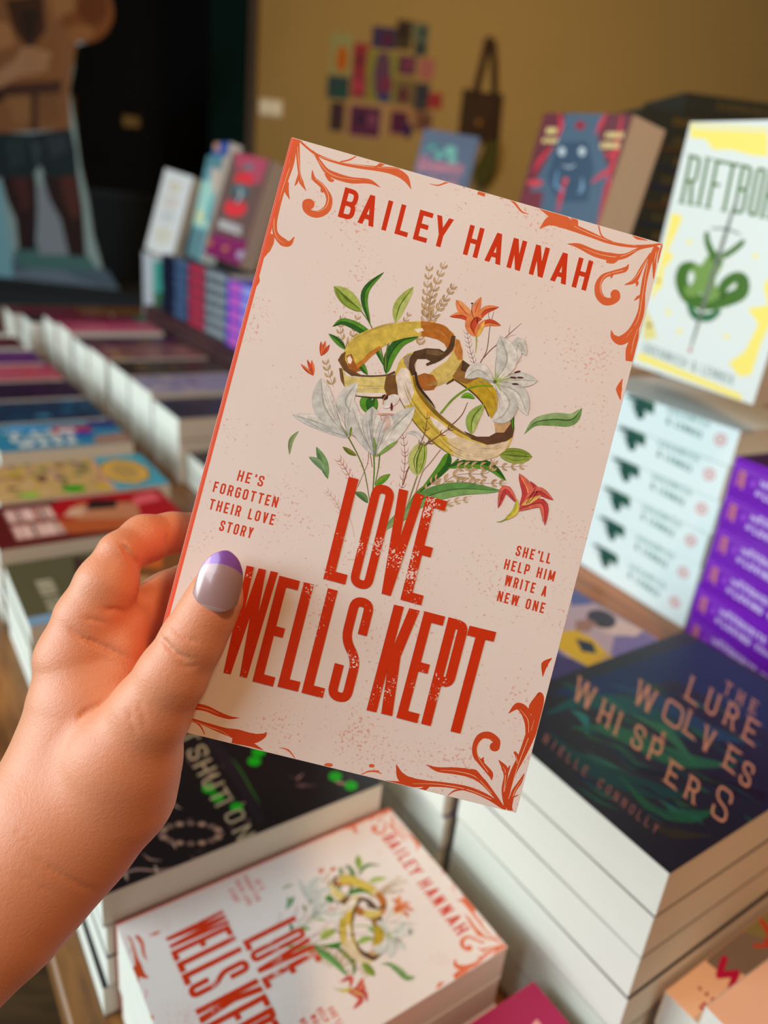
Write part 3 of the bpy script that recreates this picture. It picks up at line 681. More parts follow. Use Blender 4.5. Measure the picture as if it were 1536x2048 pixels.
rg.leaf([(316, 908), (300, 880), (270, 840)], 12, (140, 165, 60)); rg.leaf([(320, 905), (326, 870), (330, 850)], 12, (120, 150, 60)); rg.leaf([(440, 1010), (446, 960), (440, 900)], 20, (120, 160, 70)); rg.leaf([(450, 1000), (510, 955), (560, 920)], 20, (130, 165, 85))
for (x0, y0), ends in (((442, 990), ((350, 770), (372, 790), (400, 770), (428, 762), (455, 765), (480, 790), (540, 800), (580, 790), (620, 775))), ((312, 902), ((60, 792), (110, 800), (170, 830), (176, 640), (200, 680), (225, 700), (250, 730), (300, 740), (340, 680))),
                      ((1042, 632), ((1068, 430), (1085, 470), (1100, 520), (1160, 480), (1175, 520), (1200, 612), (1220, 640), (1160, 700), (1185, 760), (1090, 760), (1060, 800), (1040, 780), (940, 590), (920, 610), (960, 575)))):
    for e in ends: rg.strip([(x0, y0), ((x0 + e[0]) / 2 + (e[1] - y0) * .06, (y0 + e[1]) / 2 - (e[0] - x0) * .06), e], [1.6, 2.0, .6], (172, 172, 168))
rg.strip([(442, 985), (428, 900), (415, 820)], [3, 2, 1], (130, 130, 150)); rg.strip([(446, 985), (470, 880), (500, 800)], [3, 2, 1], (130, 130, 150)); rg.strip([(310, 900), (270, 820), (235, 720)], [3, 2, 1], (140, 140, 150))
rg.strip([(770, 785), (830, 715), (900, 665), (970, 648), (1030, 650)], [9, 9, 8, 7], (110, 160, 40)); rg.leaf([(870, 705), (905, 695), (940, 712)], 26, (90, 150, 30), (120, 180, 50), G3)
rg.leaf([(922, 890), (930, 810), (985, 740)], 62, (172, 196, 110), (150, 180, 84), (120, 150, 60), BV, blunt=.7)
rg.leaf([(1130, 870), (1128, 820), (1135, 765)], 12, G2, G1, G3)
for pts, wd in (([(1035, 630), (1130, 520), (1160, 435), (1195, 500)], 60), ([(1045, 635), (1150, 620), (1250, 625)], 74), ([(1040, 640), (1150, 680), (1200, 795)], 78),
                ([(1035, 625), (960, 570), (890, 610)], 74), ([(1040, 630), (1100, 520), (1065, 400)], 104), ([(1038, 635), (1110, 720), (1085, 790), (1030, 822)], 90)):
    rg.leaf(pts, wd, W1, W2, WE, WV, blunt=.7, peak=.55)
for e in ((1040, 560), (1060, 570), (1085, 590), (1070, 680), (1080, 660), (1020, 600)): rg.strip([(1042, 632), ((1042 + e[0]) / 2 + 3, (632 + e[1]) / 2), e], [7, 5, 1], (168, 190, 90))
for e, a_ in (((1150, 580), -.3), ((1165, 608), .05), ((1130, 608), .1), ((1140, 640), .05)):
    rg.strip([(1048, 630), ((1048 + e[0]) / 2, (630 + e[1]) / 2 - 4), e], [4, 3, 3], (170, 185, 110)); rg.ell(e[0], e[1], 17, 5, (92, 48, 50), rot=a_)
rg.ell(1040, 628, 9, 9, (90, 120, 40))
rg.twig([(660, 960), (695, 870), (705, 780)], 3, 26, (130, 90, 65), 4); rg.twig([(690, 945), (770, 890), (830, 850)], 3, 30, (130, 90, 65), 5)

# lettering
au = Art(hm, CLIP_LW)
bl, br = np.array((675.4, 433.2)), np.array((1172., 582.)); L_ = np.linalg.norm(br - bl); ux = (br - bl) / L_; cap = np.array((15.2, -59.0)); hcap = np.linalg.norm(cap)
for ch, x, wd in zip('BAILEYHANNAH', (0, 41, 90.5, 118, 156.5, 192, 261, 306, 352, 398.5, 443, 488), (31, 33, 10, 26.5, 28, 35, 30, 33, 28, 29, 33, 30)):
    put_glyph(au, ch, bl + ux * x, ux, cap / hcap, wd, hcap, 9.6, TITLE)
ti = Art(hm, CLIP_LW)
for ch, a, b, v, t_ in (('L', (646.6, 1157.5), (690, 1169), (51, -204), 20), ('O', (697, 1170), (741, 1183), (51, -206), 17), ('V', (747, 1183), (797, 1196), (51, -206), 17.5), ('E', (800.6, 1199), (842, 1210.5), (52, -208), 20),
                    ('W', (439.5, 1343), (502, 1357), (54, -212), 14), ('E', (505, 1362), (546, 1373), (54, -211), 19), ('L', (555, 1373), (596, 1383), (53, -209), 20), ('L', (603, 1385), (645, 1396), (53, -209), 20),
                    ('S', (652, 1396), (699, 1409), (52, -207), 18.5), ('K', (733, 1420), (784, 1432), (55, -211), 20), ('E', (792.6, 1435), (834, 1446), (56, -213), 19), ('P', (842, 1447), (884, 1458), (55, -213), 19.5), ('T', (884, 1458), (937, 1471), (55, -207), 20)):
    a, b, v = [np.array(q, float) for q in (a, b, v)]; l = np.linalg.norm(b - a); hv_ = np.linalg.norm(v)
    put_glyph(ti, ch, a, (b - a) / l, v / hv_, l, hv_, t_, TITLE)
bb = Art(hm, CLIP_LW)
for s_, a, b, v in (("HE'S", (473, 961), (524.4, 974), (6, -21)), ('FORGOTTEN', (424.6, 983.4), (553, 1015.7), (5.5, -21)), ('THEIR LOVE', (416.4, 1018), (546.3, 1050.7), (5.5, -21)), ('STORY', (437, 1061), (502.5, 1077), (6, -21)),
                    ("SHE'LL", (1030, 1111), (1099.4, 1128), (5, -20.5)), ('HELP HIM', (1006.8, 1138), (1107, 1163.4), (5, -20.5)), ('WRITE A', (1008, 1170), (1091, 1193.7), (5, -20.5)), ('NEW ONE', (993, 1201.6), (1086.7, 1227), (5, -20.5))):
    text(bb, s_, a, b, v, 3.5, (210, 70, 40), gap=.5)
LW_ART = [('scroll_ornament', art_mesh(orn, 'scroll_ornament', INK), 'orange acanthus scroll print'),
          ('flower_print', art_mesh(fl, 'flower_print', INK_WASH), 'printed leaves, grasses and red lilies'),
          ('ring_print', art_mesh(rg, 'ring_print', INK_WASH, z0=8.0e-5), 'two printed linked gold rings with white lilies'),
          ('author_lettering', art_mesh(au, 'author_lettering', INK), 'red capitals reading BAILEY HANNAH'),
          ('title_lettering', art_mesh(ti, 'title_lettering', INK_WORN, z0=1.9e-4), 'worn red capitals reading LOVE WELLS KEPT'),
          ('blurb_lettering', art_mesh(bb, 'blurb_lettering', INK), 'small red capitals')]

# ------------------------------------------------------------------ the room
def struct(name, v, f, m): return tag(mesh_obj(name, v, f, m), kind='structure')
YW = 5.5
wall_m = mat('tan_wall_paint', (168, 138, 84), .85, .06, 3, .08, 60)
navy_m = mat('dark_navy_panel', (6, 13, 24), .7)
teal_m = mat('dark_teal_trim', (2, 30, 32), .8, spec=.1)
struct('floor', *boxv(-4.2, 3.2, -1.2, 6.6, -.05, 0), wood('dark_floor_boards', (58, 40, 22), (92, 64, 34), (1, 9, 9)))
struct('wall_back', *boxv(-1.13, 3.2, YW, YW + .12, 0, 3.0), wall_m)
struct('wall_right', *boxv(3.2, 3.32, 1.2, YW + .12, 0, 3.0), wall_m)
struct('ceiling', *boxv(-4.2, 3.32, 1.0, 6.6, 3.0, 3.1), mat('ceiling_paint', (120, 96, 66), .9))
struct('wall_left', *boxv(-4.32, -4.2, 2.6, 6.6, 0, 3.0), navy_m)
struct('wall_alcove', *boxv(-4.2, -1.13, 6.48, 6.6, 0, 3.0), mat('black_alcove', (3, 3, 5), .9))
struct('trim_1', *boxv(-1.42, -1.18, YW - .06, YW + .06, 0, 3.0, .006), teal_m)
struct('trim_2', *boxv(-1.18, -1.12, YW - .03, YW + .13, 0, 3.0, .004), mat('brown_edge', (64, 46, 26), .6))
d = struct('door_1', *boxv(-3.4, -1.46, YW + .35, YW + .40, 0, 1.15, .004), mat('navy_half_door', (5, 24, 40), .6))
box('rail', -3.4, -1.46, YW + .33, YW + .35, 1.08, 1.15, mat('navy_rail', (6, 26, 40), .5), d, .003)
p = at(262, 243, YW + .32); box('door_plate', p.x - .06, p.x + .06, YW + .325, YW + .33, p.z - .035, p.z + .035, mat('brass_plate', (150, 118, 60), .4, metal=.6), d, .002)

# light switch
p = at(542, 216, YW)
sw = empty('light_switch', Matrix.Translation((p.x, YW, p.z)))
tag(sw, 'white double light switch on the tan wall beside the dark doorway', 'switch')
pm = mat('switch_plastic', (226, 206, 168), .4)
box('plate', -.078, .078, -.012, 0, -.05, .05, pm, sw, .003)
for x in (-.034, .034): box('rocker', x - .024, x + .024, -.018, -.012, -.033, .033, mat('rocker_plastic', (240, 222, 186), .3), sw, .002)

# prints pinned on the wall: px corners of each, and what is on it
PR = [('pale green print with an orange figure, top left of the wall cluster', (662, 66, 704, 150), (150, 150, 96), [((684, 118), 12, 24, (190, 96, 10))]),
 ('small red print right of the pale green one', (706, 86, 736, 150), (150, 26, 44), [((720, 120), 8, 14, (110, 40, 60))]),
 ('dark blue and violet landscape print near the top of the cluster', (744, 54, 792, 98), (44, 26, 84), [((775, 80), 12, 12, (90, 30, 70))]),
 ('dark brown portrait print at the very top of the cluster', (792, 40, 824, 100), (56, 38, 14), [((806, 64), 8, 14, (40, 26, 12))]),
 ('pale teal print at the top right of the cluster', (826, 46, 858, 84), (96, 104, 84), [((846, 66), 7, 11, (30, 60, 70))]),
 ('slate blue small print under the pale teal one', (828, 84, 854, 112), (44, 54, 62), [((840, 96), 6, 8, (30, 60, 60))]),
 ('tall lime-edged print with a lilac figure in the middle', (731, 104, 794, 204), (132, 130, 46), [((764, 150), 17, 46, (96, 62, 96)), ((772, 172), 14, 22, (120, 50, 84)), ((768, 196), 14, 10, (60, 60, 120))]),
 ('magenta print left of the tall lime-edged one', (702, 150, 732, 196), (140, 28, 66), [((716, 172), 8, 12, (190, 60, 80))]),
 ('dark teal square print at the left edge of the cluster', (654, 152, 698, 198), (14, 58, 66), [((684, 184), 10, 10, (20, 80, 70))]),
 ('deep purple square print right of the lime-edged one', (796, 112, 832, 150), (86, 20, 66), [((818, 130), 8, 8, (140, 60, 100))]),
 ('plain pink print at the right side of the cluster', (838, 118, 868, 160), (166, 92, 92), []),
 ('olive and maroon print below the deep purple one', (790, 158, 828, 210), (110, 88, 50), [((806, 190), 10, 14, (92, 34, 54))]),
 ('dark slate print below the plain pink one', (828, 166, 858, 222), (52, 40, 50), [((846, 190), 8, 16, (40, 50, 70))]),
 ('bright red small print at the right edge of the cluster', (856, 186, 884, 218), (150, 12, 30), []),
 ('very dark plum print at the bottom left corner of the cluster', (660, 204, 688, 262), (48, 16, 32), [((676, 230), 6, 14, (72, 28, 60))]),
 ('wide white-framed print with a purple crowd', (692, 206, 770, 280), (178, 138, 96), [((730, 243), 31, 27, (92, 36, 78)), ((722, 238), 12, 12, (60, 30, 70)), ((744, 240), 10, 12, (130, 70, 110))]),
 ('cream-edged print with a purple scene right of the white-framed one', (776, 212, 826, 276), (168, 122, 82), [((798, 246), 17, 20, (84, 26, 70)), ((816, 262), 10, 14, (50, 24, 84))]),
 ('brown small print at the bottom right of the cluster', (828, 224, 864, 262), (118, 70, 52), [((850, 244), 8, 8, (80, 50, 50))])]
for k, (lb, (x0, y0, x1, y1), base, blobs) in enumerate(PR):
    a = at(x0, (y0 + y1) / 2, YW); b = at(x1, (y0 + y1) / 2, YW); t_ = at((x0 + x1) / 2, y0, YW); u_ = at((x0 + x1) / 2, y1, YW)
    cx, cz = (t_.x + u_.x) / 2, (t_.z + u_.z) / 2; w_, h_ = abs(b.x - a.x), abs(t_.z - u_.z)
    M = Matrix.Translation((cx - w_ / 2, YW - .001 - .0009 * (k % 4), cz - h_ / 2)) @ Matrix.Rotation(PI / 2, 4, 'X')
    o = empty('art_print', M); tag(o, lb, 'print', 'prints pinned on the wall')
    box('paper', 0, w_, 0, h_, 0, .0008, mat('print_paper_%d' % k, base, .7, .12, 30), o)
    if blobs:
        A = Art(None, (w_, h_))
        Mi = M.inverted()
        for (c, rx, ry, col) in blobs:
            q = Mi @ at(c[0], c[1], YW); s_ = w_ / (x1 - x0) * 1000
            (A.poly([(q.x * 1000 + i * rx * s_, q.y * 1000 + j * ry * s_) for i, j in ((-1, -1), (1, -1), (1, 1), (-1, 1))], col, raw=True) if (rx >= 16 and base[0] > 150) else A.ell(q.x * 1000, q.y * 1000, rx * s_, ry * s_, col, raw=True, n=12))
        A.build('picture', o, .0011, INK_MATTE, 2e-4)

# tote bag on a hook
p = at(967, 118, YW); M = Matrix.Translation((p.x, YW, 0))
tb = empty('tote_bag', Matrix.Translation((p.x, YW - .03, p.z))); tag(tb, 'dark brown cloth tote bag hanging by its handles on the tan wall', 'bag')
bagm = mat('dark_canvas', (58, 36, 22), .9, .25, 25, .3, 500)
c0 = [at(x, y, YW) for x, y in ((926, 178), (1006, 190), (998, 290), (914, 282))]
Mi = tb.matrix_world.inverted(); Q = [Mi @ c for c in c0]
def grid_bag():
    V = []; Fc = []; n = 10
    for s in (0, 1):
        for j in range(n + 1):
            for i in range(n + 1):
                u, v = i / n, j / n
                q = (Q[0] * (1-u) + Q[1] * u) * (1-v) + (Q[3] * (1-u) + Q[2] * u) * v
                bul = .045 * math.sin(PI * u) * (.25 + .75 * v) * (1 - v ** 6) + .006 * math.sin(9 * u + 3 * v)
                V.append((q.x, .012 - (bul if s == 0 else -.01), q.z))
    for s in (0, 1):
        o = s * (n + 1) ** 2
        for j in range(n):
            for i in range(n):
                a = o + j * (n + 1) + i; f = (a, a + n + 1, a + n + 2, a + 1); Fc.append(f if s == 0 else f[::-1])
    N = (n + 1) ** 2
    for i in range(n):
        Fc.append((n * (n+1) + i, N + n * (n+1) + i, N + n*(n+1) + i + 1, n*(n+1) + i + 1))
        Fc.append((i * (n+1), N + i * (n+1), N + (i+1) * (n+1), (i+1) * (n+1))); Fc.append((i*(n+1) + n, (i+1)*(n+1) + n, N + (i+1)*(n+1) + n, N + i*(n+1) + n))
    return V, Fc
mesh_obj('bag_body', *grid_bag(), bagm, tb, True)
def ribbon(name, pts, wd, th, m, parent):
    V = []; Fc = []
    C = [np.array(p) for p in pts]
    for i, c in enumerate(C):
        d = C[min(i+1, len(C)-1)] - C[max(i-1, 0)]; d /= np.linalg.norm(d); n = np.array((-d[2], 0, d[0])) * wd / 2; y = np.array((0, th / 2, 0))
        V += [c + n - y, c - n - y, c - n + y, c + n + y]
    for i in range(len(C) - 1):
        for k in range(4): Fc.append((i*4 + k, i*4 + (k+1) % 4, i*4 + 4 + (k+1) % 4, i*4 + 4 + k))
    Fc += [(3, 2, 1, 0), tuple(len(V) - 4 + k for k in range(4))]
    return mesh_obj(name, V, Fc, m, parent)
top = Mi @ at(977, 82, YW)
for k, (dx, y_) in enumerate(((0, -.012), (.012, .012))):
    l = Q[0] * .72 + Q[1] * .28; r_ = Q[0] * .22 + Q[1] * .78
    ribbon('handle', [(l.x + dx, y_, l.z - .03), ((l.x * .35 + top.x * .65) + dx - .004, y_, l.z * .35 + top.z * .65), (top.x - .012 + dx, y_, top.z), (top.x + .016 + dx, y_, top.z), ((r_.x * .35 + top.x * .65) + .014 + dx, y_, r_.z * .35 + top.z * .65), (r_.x + dx, y_, r_.z - .03)], .034, .004, bagm, tb)
q = Mi @ at(956, 248, YW); A = Art(None); A.ell(0, 0, 24, 26, (84, 60, 34), raw=True); A.ell(0, 0, 12, 14, (170, 104, 30), raw=True)
o = A.build('emblem', tb, 0, INK_MATTE, 4e-4); o.matrix_local = Matrix.Translation((q.x, -.047, q.z)) @ Matrix.Rotation(PI / 2, 4, 'X')
q = tb.matrix_world @ top
hk = empty('wall_hook', Matrix.Translation((q.x, YW, q.z))); tag(hk, 'small dark wall hook holding the brown tote bag', 'hook')
hkm = mat('dark_iron', (40, 32, 26), .4, metal=.8)
box('hook_plate', -.012, .012, -.006, 0, -.03, .03, hkm, hk, .002)
box('hook_arm', -.005, .005, -.06, -.006, -.014, -.004, hkm, hk, .001); box('hook_tip', -.005, .005, -.065, -.056, -.014, .014, hkm, hk, .001)

# green garment hanging below the bag
def sheet(name, px, Y, col, lb, cat, th=.02):
    P = [at(x, y, Y) for x, y in px]; n = len(P)
    V = [tuple(p) for p in P] + [(p.x, p.y + th, p.z) for p in P]
    Fc = [tuple(range(n)), tuple(range(2*n - 1, n - 1, -1))] + [(i, n + i, n + (i+1) % n, (i+1) % n) for i in range(n)]
    return tag(mesh_obj(name, V, Fc, mat(name + '_cloth', col, .9, .3, 12)), lb, cat)
sheet('green_scarf', [(972, 280), (1000, 284), (996, 330), (972, 372), (952, 372), (946, 340), (962, 310)], YW - .1, (66, 62, 16), 'dull green scarf hanging below the brown tote bag on the back wall', 'scarf')

# cardboard standee
YS = 4.0
so = [(-60, -40), (215, -40), (224, 20), (214, 62), (180, 84), (150, 92), (146, 140), (138, 180), (150, 250), (160, 330), (176, 400), (186, 470), (200, 520), (212, 570), (240, 610), (250, 700), (-60, 700)]
M = Matrix.Translation((at(70, 300, YS).x, YS, 0)) @ Matrix.Rotation(PI / 2, 4, 'X')
st = empty('cardboard_standee', M); tag(st, 'life-size cardboard standee of a shirtless man in dark shorts standing on grey rock', 'standee')
Mi = M.inverted()
def SP(x, y): q = Mi @ at(x, y, YS); return q.x, q.y
V2 = [SP(*p) for p in so]; base = .70
n = len(V2); V2 = [(x, max(y, base)) for x, y in V2]
tr = tessellate_polygon([[Vector((x, y, 0)) for x, y in V2]])
V = [(x, y, 0) for x, y in V2] + [(x, y, -.008) for x, y in V2]
Fc = [tuple(t)[::-1] for t in tr] + [tuple(n + i for i in t) for t in tr] + [(i, n + i, n + (i+1) % n, (i+1) % n) for i in range(n)]
mesh_obj('panel', V, Fc, mat('pale_card', (150, 176, 182), .7), st)
box('strut', -.1, .1, base, base + .9, -.26, -.25, mat('brown_card', (120, 90, 60), .9), st)
A = Art(SP, (-2, base + .002, 2, 4))
SK, SK2, SK3, SKD = (176, 122, 78), (140, 92, 56), (74, 42, 30), (44, 24, 24)
A.poly([(-60, 500), (215, 540), (240, 612), (250, 700), (-60, 700)], (84, 104, 124))
A.poly([(20, 548), (100, 528), (160, 560), (205, 600), (190, 640), (90, 610), (0, 640)], (110, 128, 150)); A.poly([(-40, 560), (60, 560), (40, 600), (-40, 620)], (56, 74, 96)); A.poly([(100, 560), (200, 600), (230, 640), (150, 620)], (72, 74, 112))
A.poly([(26, 500), (75, 490), (170, 505), (198, 540), (120, 540), (40, 535)], (74, 120, 122))
A.poly([(-60, 360), (0, 360), (22, 480), (26, 560), (-60, 570)], (128, 186, 206))
A.poly([(70, 370), (88, 370), (128, 450), (140, 510), (78, 510), (74, 430)], (138, 150, 166))
A.poly([(0, 350), (72, 352), (74, 420), (72, 500), (38, 500), (32, 440), (14, 400)], SKD); A.poly([(84, 352), (156, 350), (166, 420), (172, 514), (138, 512), (122, 440), (100, 400)], SKD)
A.poly([(24, 354), (56, 356), (60, 420), (44, 420)], (76, 38, 40)); A.poly([(120, 354), (152, 352), (160, 430), (146, 440), (128, 400)], (86, 44, 40)); A.poly([(70, 420), (72, 500), (56, 500), (60, 440)], (34, 20, 40))
A.poly([(-40, 262), (60, 268), (142, 256), (152, 300), (156, 352), (90, 354), (80, 330), (66, 354), (-40, 356)], (26, 42, 50)); A.poly([(10, 280), (50, 276), (48, 330), (20, 340)], (40, 56, 62)); A.poly([(90, 275), (130, 268), (136, 300), (104, 320)], (48, 60, 70)); A.poly([(60, 280), (82, 290), (74, 340)], (60, 74, 82))
A.poly([(-40, -40), (156, -40), (154, 92), (146, 130), (138, 180), (142, 258), (-40, 268)], SK2)
A.poly([(-40, 30), (20, 50), (30, 90), (-40, 110)], SK); A.poly([(40, 100), (110, 70), (124, 120), (110, 170), (60, 160)], (140, 92, 50)); A.poly([(10, 190), (60, 184), (64, 240), (30, 250)], (150, 106, 66)); A.poly([(76, 190), (120, 180), (124, 240), (84, 250)], (128, 86, 52)); A.poly([(62, 184), (76, 184), (76, 262), (62, 262)], SK3); A.poly([(0, 170), (124, 160), (122, 186), (0, 194)], SK3)
A.poly([(10, 0), (86, -10), (92, 60), (60, 104), (28, 60)], (66, 36, 16)); A.poly([(40, 20), (78, 20), (66, 84), (48, 70)], (44, 26, 12))
A.ell(174, 24, 54, 62, (128, 72, 30)); A.ell(186, 14, 30, 36, (104, 52, 14)); A.ell(160, 66, 28, 16, (152, 100, 56)); A.poly([(90, -40), (150, -40), (150, 20), (110, 40)], (160, 110, 66))
A.poly([(-40, 150), (0, 140), (30, 120), (44, 96), (62, 92), (78, 98), (98, 104), (104, 114), (92, 126), (100, 136), (80, 146), (40, 152), (0, 176), (-40, 190)], (176, 132, 98)); A.strip([(50, 104), (92, 108)], [3, 2], SK2); A.strip([(50, 122), (92, 126)], [3, 2], SK2); A.strip([(46, 136), (88, 140)], [3, 2], SK2)
A.poly([(-40, 176), (0, 176), (10, 200), (-40, 220)], (50, 34, 26))
A.build('printed_figure', st, .0004, INK_MATTE, 6e-5)
for x0 in (0,):
    pl = empty('display_plinth', Matrix.Translation((st.location.x, YS + .12, 0))); tag(pl, 'low dark plinth carrying the cardboard standee behind the book table', 'plinth')
    pm = mat('dark_plinth', (20, 26, 34), .7)
    box('plinth_body', -.75, .75, -.25, .28, 0, base - .02, pm, pl, .004); box('plinth_top', -.78, .78, -.28, .31, base - .02, base, pm, pl, .004)

# ------------------------------------------------------------------ table and risers, in the table's own axes (a away, b across)
def AM(a, b, H): return frame(AB(a, b, H), -DA, DB, ZZ)
TOPH = .49
tbl = empty('display_table', AM(0, 0, TOPH)); tag(tbl, 'long brown wooden table carrying the rows of books', 'table')
twood = wood('table_wood', (96, 60, 28), (150, 98, 48), (2, 14, 14), .35)
for k, (b0, b1) in enumerate(((.052, .31), (.312, .60), (.602, .90), (.902, 1.19), (1.192, 1.46))):
    box('plank', -3.2, .45, b0, b1, -.035, 0, twood, tbl, .002)
dk = mat('table_frame_dark', (52, 34, 20), .6)
box('apron', -3.15, .40, .09, .115, -.13, -.035, dk, tbl); box('apron', -3.15, .40, 1.39, 1.415, -.13, -.035, dk, tbl)
for a_ in (-3.1, .30):
    for b_ in (.10, 1.33): box('leg', a_, a_ + .08, b_, b_ + .08, -.75, -.035, dk, tbl, .003)
rw = wood('riser_wood', (130, 74, 34), (176, 108, 56), (1, 12, 12), .4)
def riser(lb, a0, a1, b0, b1, H, slats=3, base=TOPH, rw=rw):
    r = empty('wooden_riser', AM(a1, b0, base)); tag(r, lb, 'riser', 'wooden risers on the table')
    L, W_, hh = a1 - a0, b1 - b0, base - H
    box('top_board', 0, L, 0, W_, hh - .012, hh, rw, r, .0015)
    hs = (hh - .012) / slats
    for k in range(slats):
        box('slat', 0, L, 0, .012, k * hs + .002, (k + 1) * hs - .002, rw, r, .001)
        box('slat', L - .012, L, .012, W_, k * hs + .002, (k + 1) * hs - .002, rw, r, .001)
        box('slat', 0, .012, .012, W_, k * hs + .002, (k + 1) * hs - .002, rw, r, .001)
    return r
riser('low wooden riser under the white and purple spine stacks', -.15, 1.21, .625, .93, .375)
riser('wooden riser under the far stacks of red and blue spines', 1.43, 2.20, .69, 1.03, .328, rw=wood('plum_stained_wood', (52, 28, 40), (84, 50, 44), (1, 12, 12), .5))
riser('tall wooden crate behind the white book with the green serpents', .20, .70, .94, 1.09, .16, 6)

# ------------------------------------------------------------------ stacks of books lying on the table
def seedart(w, h, seed, pal, n=26, big=1.0, raw_extra=None):
    rr = random.Random(seed); A = Art(None, (w, h)); W_, H_ = w * 1000, h * 1000
    for i in range(n):
        k = rr.random(); cx, cy = rr.uniform(0, W_), rr.uniform(0, H_); s_ = big * (26 * (1 - i / n) + 5)
        c = pal[rr.randrange(len(pal))]
        if k < .5: A.poly([(cx + s_ * rr.uniform(.5, 1) * math.cos(t), cy + s_ * rr.uniform(.4, .9) * math.sin(t)) for t in np.linspace(0, 2 * PI, 8)[:-1]], c, raw=True)
        else:
            an = rr.uniform(0, PI); A.strip([(cx - s_ * math.cos(an), cy - s_ * math.sin(an)), (cx + rr.uniform(-6, 6), cy + rr.uniform(-6, 6)), (cx + s_ * math.cos(an), cy + s_ * math.sin(an))], [1, rr.uniform(4, 12) * big, 1], c, raw=True)
    return A
def TX(A, s, x, y, wd, cap, t, col, serif=0, gap=.32):
    """writing on a cover in millimetres: baseline start, length, capital height"""
    text(A, s, (x, y), (x + wd, y), (0, cap), t, col, gap, True, serif)
def stack(lb, grp, a0, b0, H, w, h, t, n, cover, front=None, spine=None, spine_art=None, base=TOPH, jit=.0016, seed=0, yaw=0.0, topM=None, flip=False, name='paperback_book', top_label=None):
    """n copies; near edge at a0, left edge at b0, cover of the topmost at H below the eye"""
    rr = random.Random(seed * 7 + 3)
    for k in range(n):
        ja, jb, jy = ((rr.uniform(-jit, jit), rr.uniform(-jit, jit), rr.uniform(-.006, .006)) if k else (0, 0, 0))
        Hk = H + k * t
        if flip:      # spine towards the left: u across the table, head away
            M = frame(AB(a0 + ja, b0 + jb, Hk + t), DB, DA, ZZ) @ Matrix.Rotation(yaw + jy, 4, 'Z')
        else:
            M = frame(AB(a0 + w + ja, b0 + jb, Hk + t), -DA, DB, ZZ) @ Matrix.Rotation(yaw + jy, 4, 'Z')
        l = (top_label if (k == 0 and top_label) else '%s, %s' % (lb, ORD[k]))
        book(name, l, grp, M, w, h, t * .985, cover, spine, None, front if (k == 0 or front is None) else None, spine_art)

def C(name, col, **k): return mat('cover_' + name, col, k.pop('rough', .38), **k)
# --- the held book and its stack
held = book('held_paperback_book', 'pink paperback with two gold rings and white lilies, held up in the hand', None, HM, HW, HH, HT, LWP, LWS, None, LW_ART)
stack('pink ring-and-lily paperback lying flat in the front stack', 'pink paperbacks on the table', .203, .0805, .409, .129, .198, .027, 3, LWP, LW_ART, LWS, seed=1,
      top_label='pink paperback with gold rings lying flat on top of the front stack')

# --- dark book with the carved title
def onbook(a0, b0, H, w, h, t, flip=False):
    M = frame(AB(a0 + w, b0, H + t), -DA, DB, ZZ); return Art(cover_map(M, t * .985), (w, h))
A = onbook(.3345, .0735, .385, .129, .198, .026)
A.T(200, 1460, 2.56)
rr = random.Random(5)
for i in range(60):
    x, y = rr.uniform(0, 1350), rr.uniform(20, 740); c = rr.choice([(120, 86, 78), (146, 108, 96), (84, 60, 60), (60, 44, 46), (166, 128, 112)])
    an = rr.uniform(0, PI); l = rr.uniform(14, 60)
    A.strip([(x - l * math.cos(an), y - l * math.sin(an) * .6), (x + rr.uniform(-20, 20), y + rr.uniform(-12, 12)), (x + l * math.cos(an), y + l * math.sin(an) * .6)], [2, rr.uniform(5, 16), 2], c)
for x, y in ((790, 160), (812, 112), (556, 300), (600, 345), (1205, 238), (1285, 285), (700, 395)): A.ell(x, y, 34, 24, (20, 150, 20), n=12)
A.strip([(560, 50), (700, 190), (820, 380)], [8, 22, 4], (44, 84, 22)); A.strip([(560, 40), (700, 240), (830, 480)], [50, 60, 50], (34, 24, 30))
for ch, x, y in (('T', 452, 10), ('S', 500, 90), ('H', 535, 165), ('U', 575, 240), ('T', 610, 308), ('I', 646, 360), ('O', 690, 415), ('N', 735, 500)):
    put_glyph(A, ch, (x - 62, y + 22), np.array((.52, .85)), np.array((.90, -.42)), 22 if ch == 'I' else 60, 104, 12, (160, 138, 108))
for k in range(16):
    t_ = k / 16 * 2 * PI; A.ell(465 + 150 * math.cos(t_), 530 + 52 * math.sin(t_), 22, 13, (150, 112, 92) if k % 2 else (110, 80, 70), n=10)
A.strip([(60, 760), (180, 716), (300, 720), (410, 700)], [8, 14, 12, 8], (132, 100, 92)); A.strip([(280, 690), (290, 720), (296, 750)], [4, 22, 6], (150, 120, 108)); A.strip([(110, 700), (130, 740), (140, 770)], [4, 22, 6], (150, 120, 108))
SH = [('cover_print', art_mesh(A, 'cover_print', INK), 'carved tan title over dark branches and green lights')]
stack('near-black paperback with a tan carved title', 'near-black paperbacks', .3345, .0735, .385, .129, .198, .026, 4, C('blackwood', (24, 16, 18)), SH, seed=2)

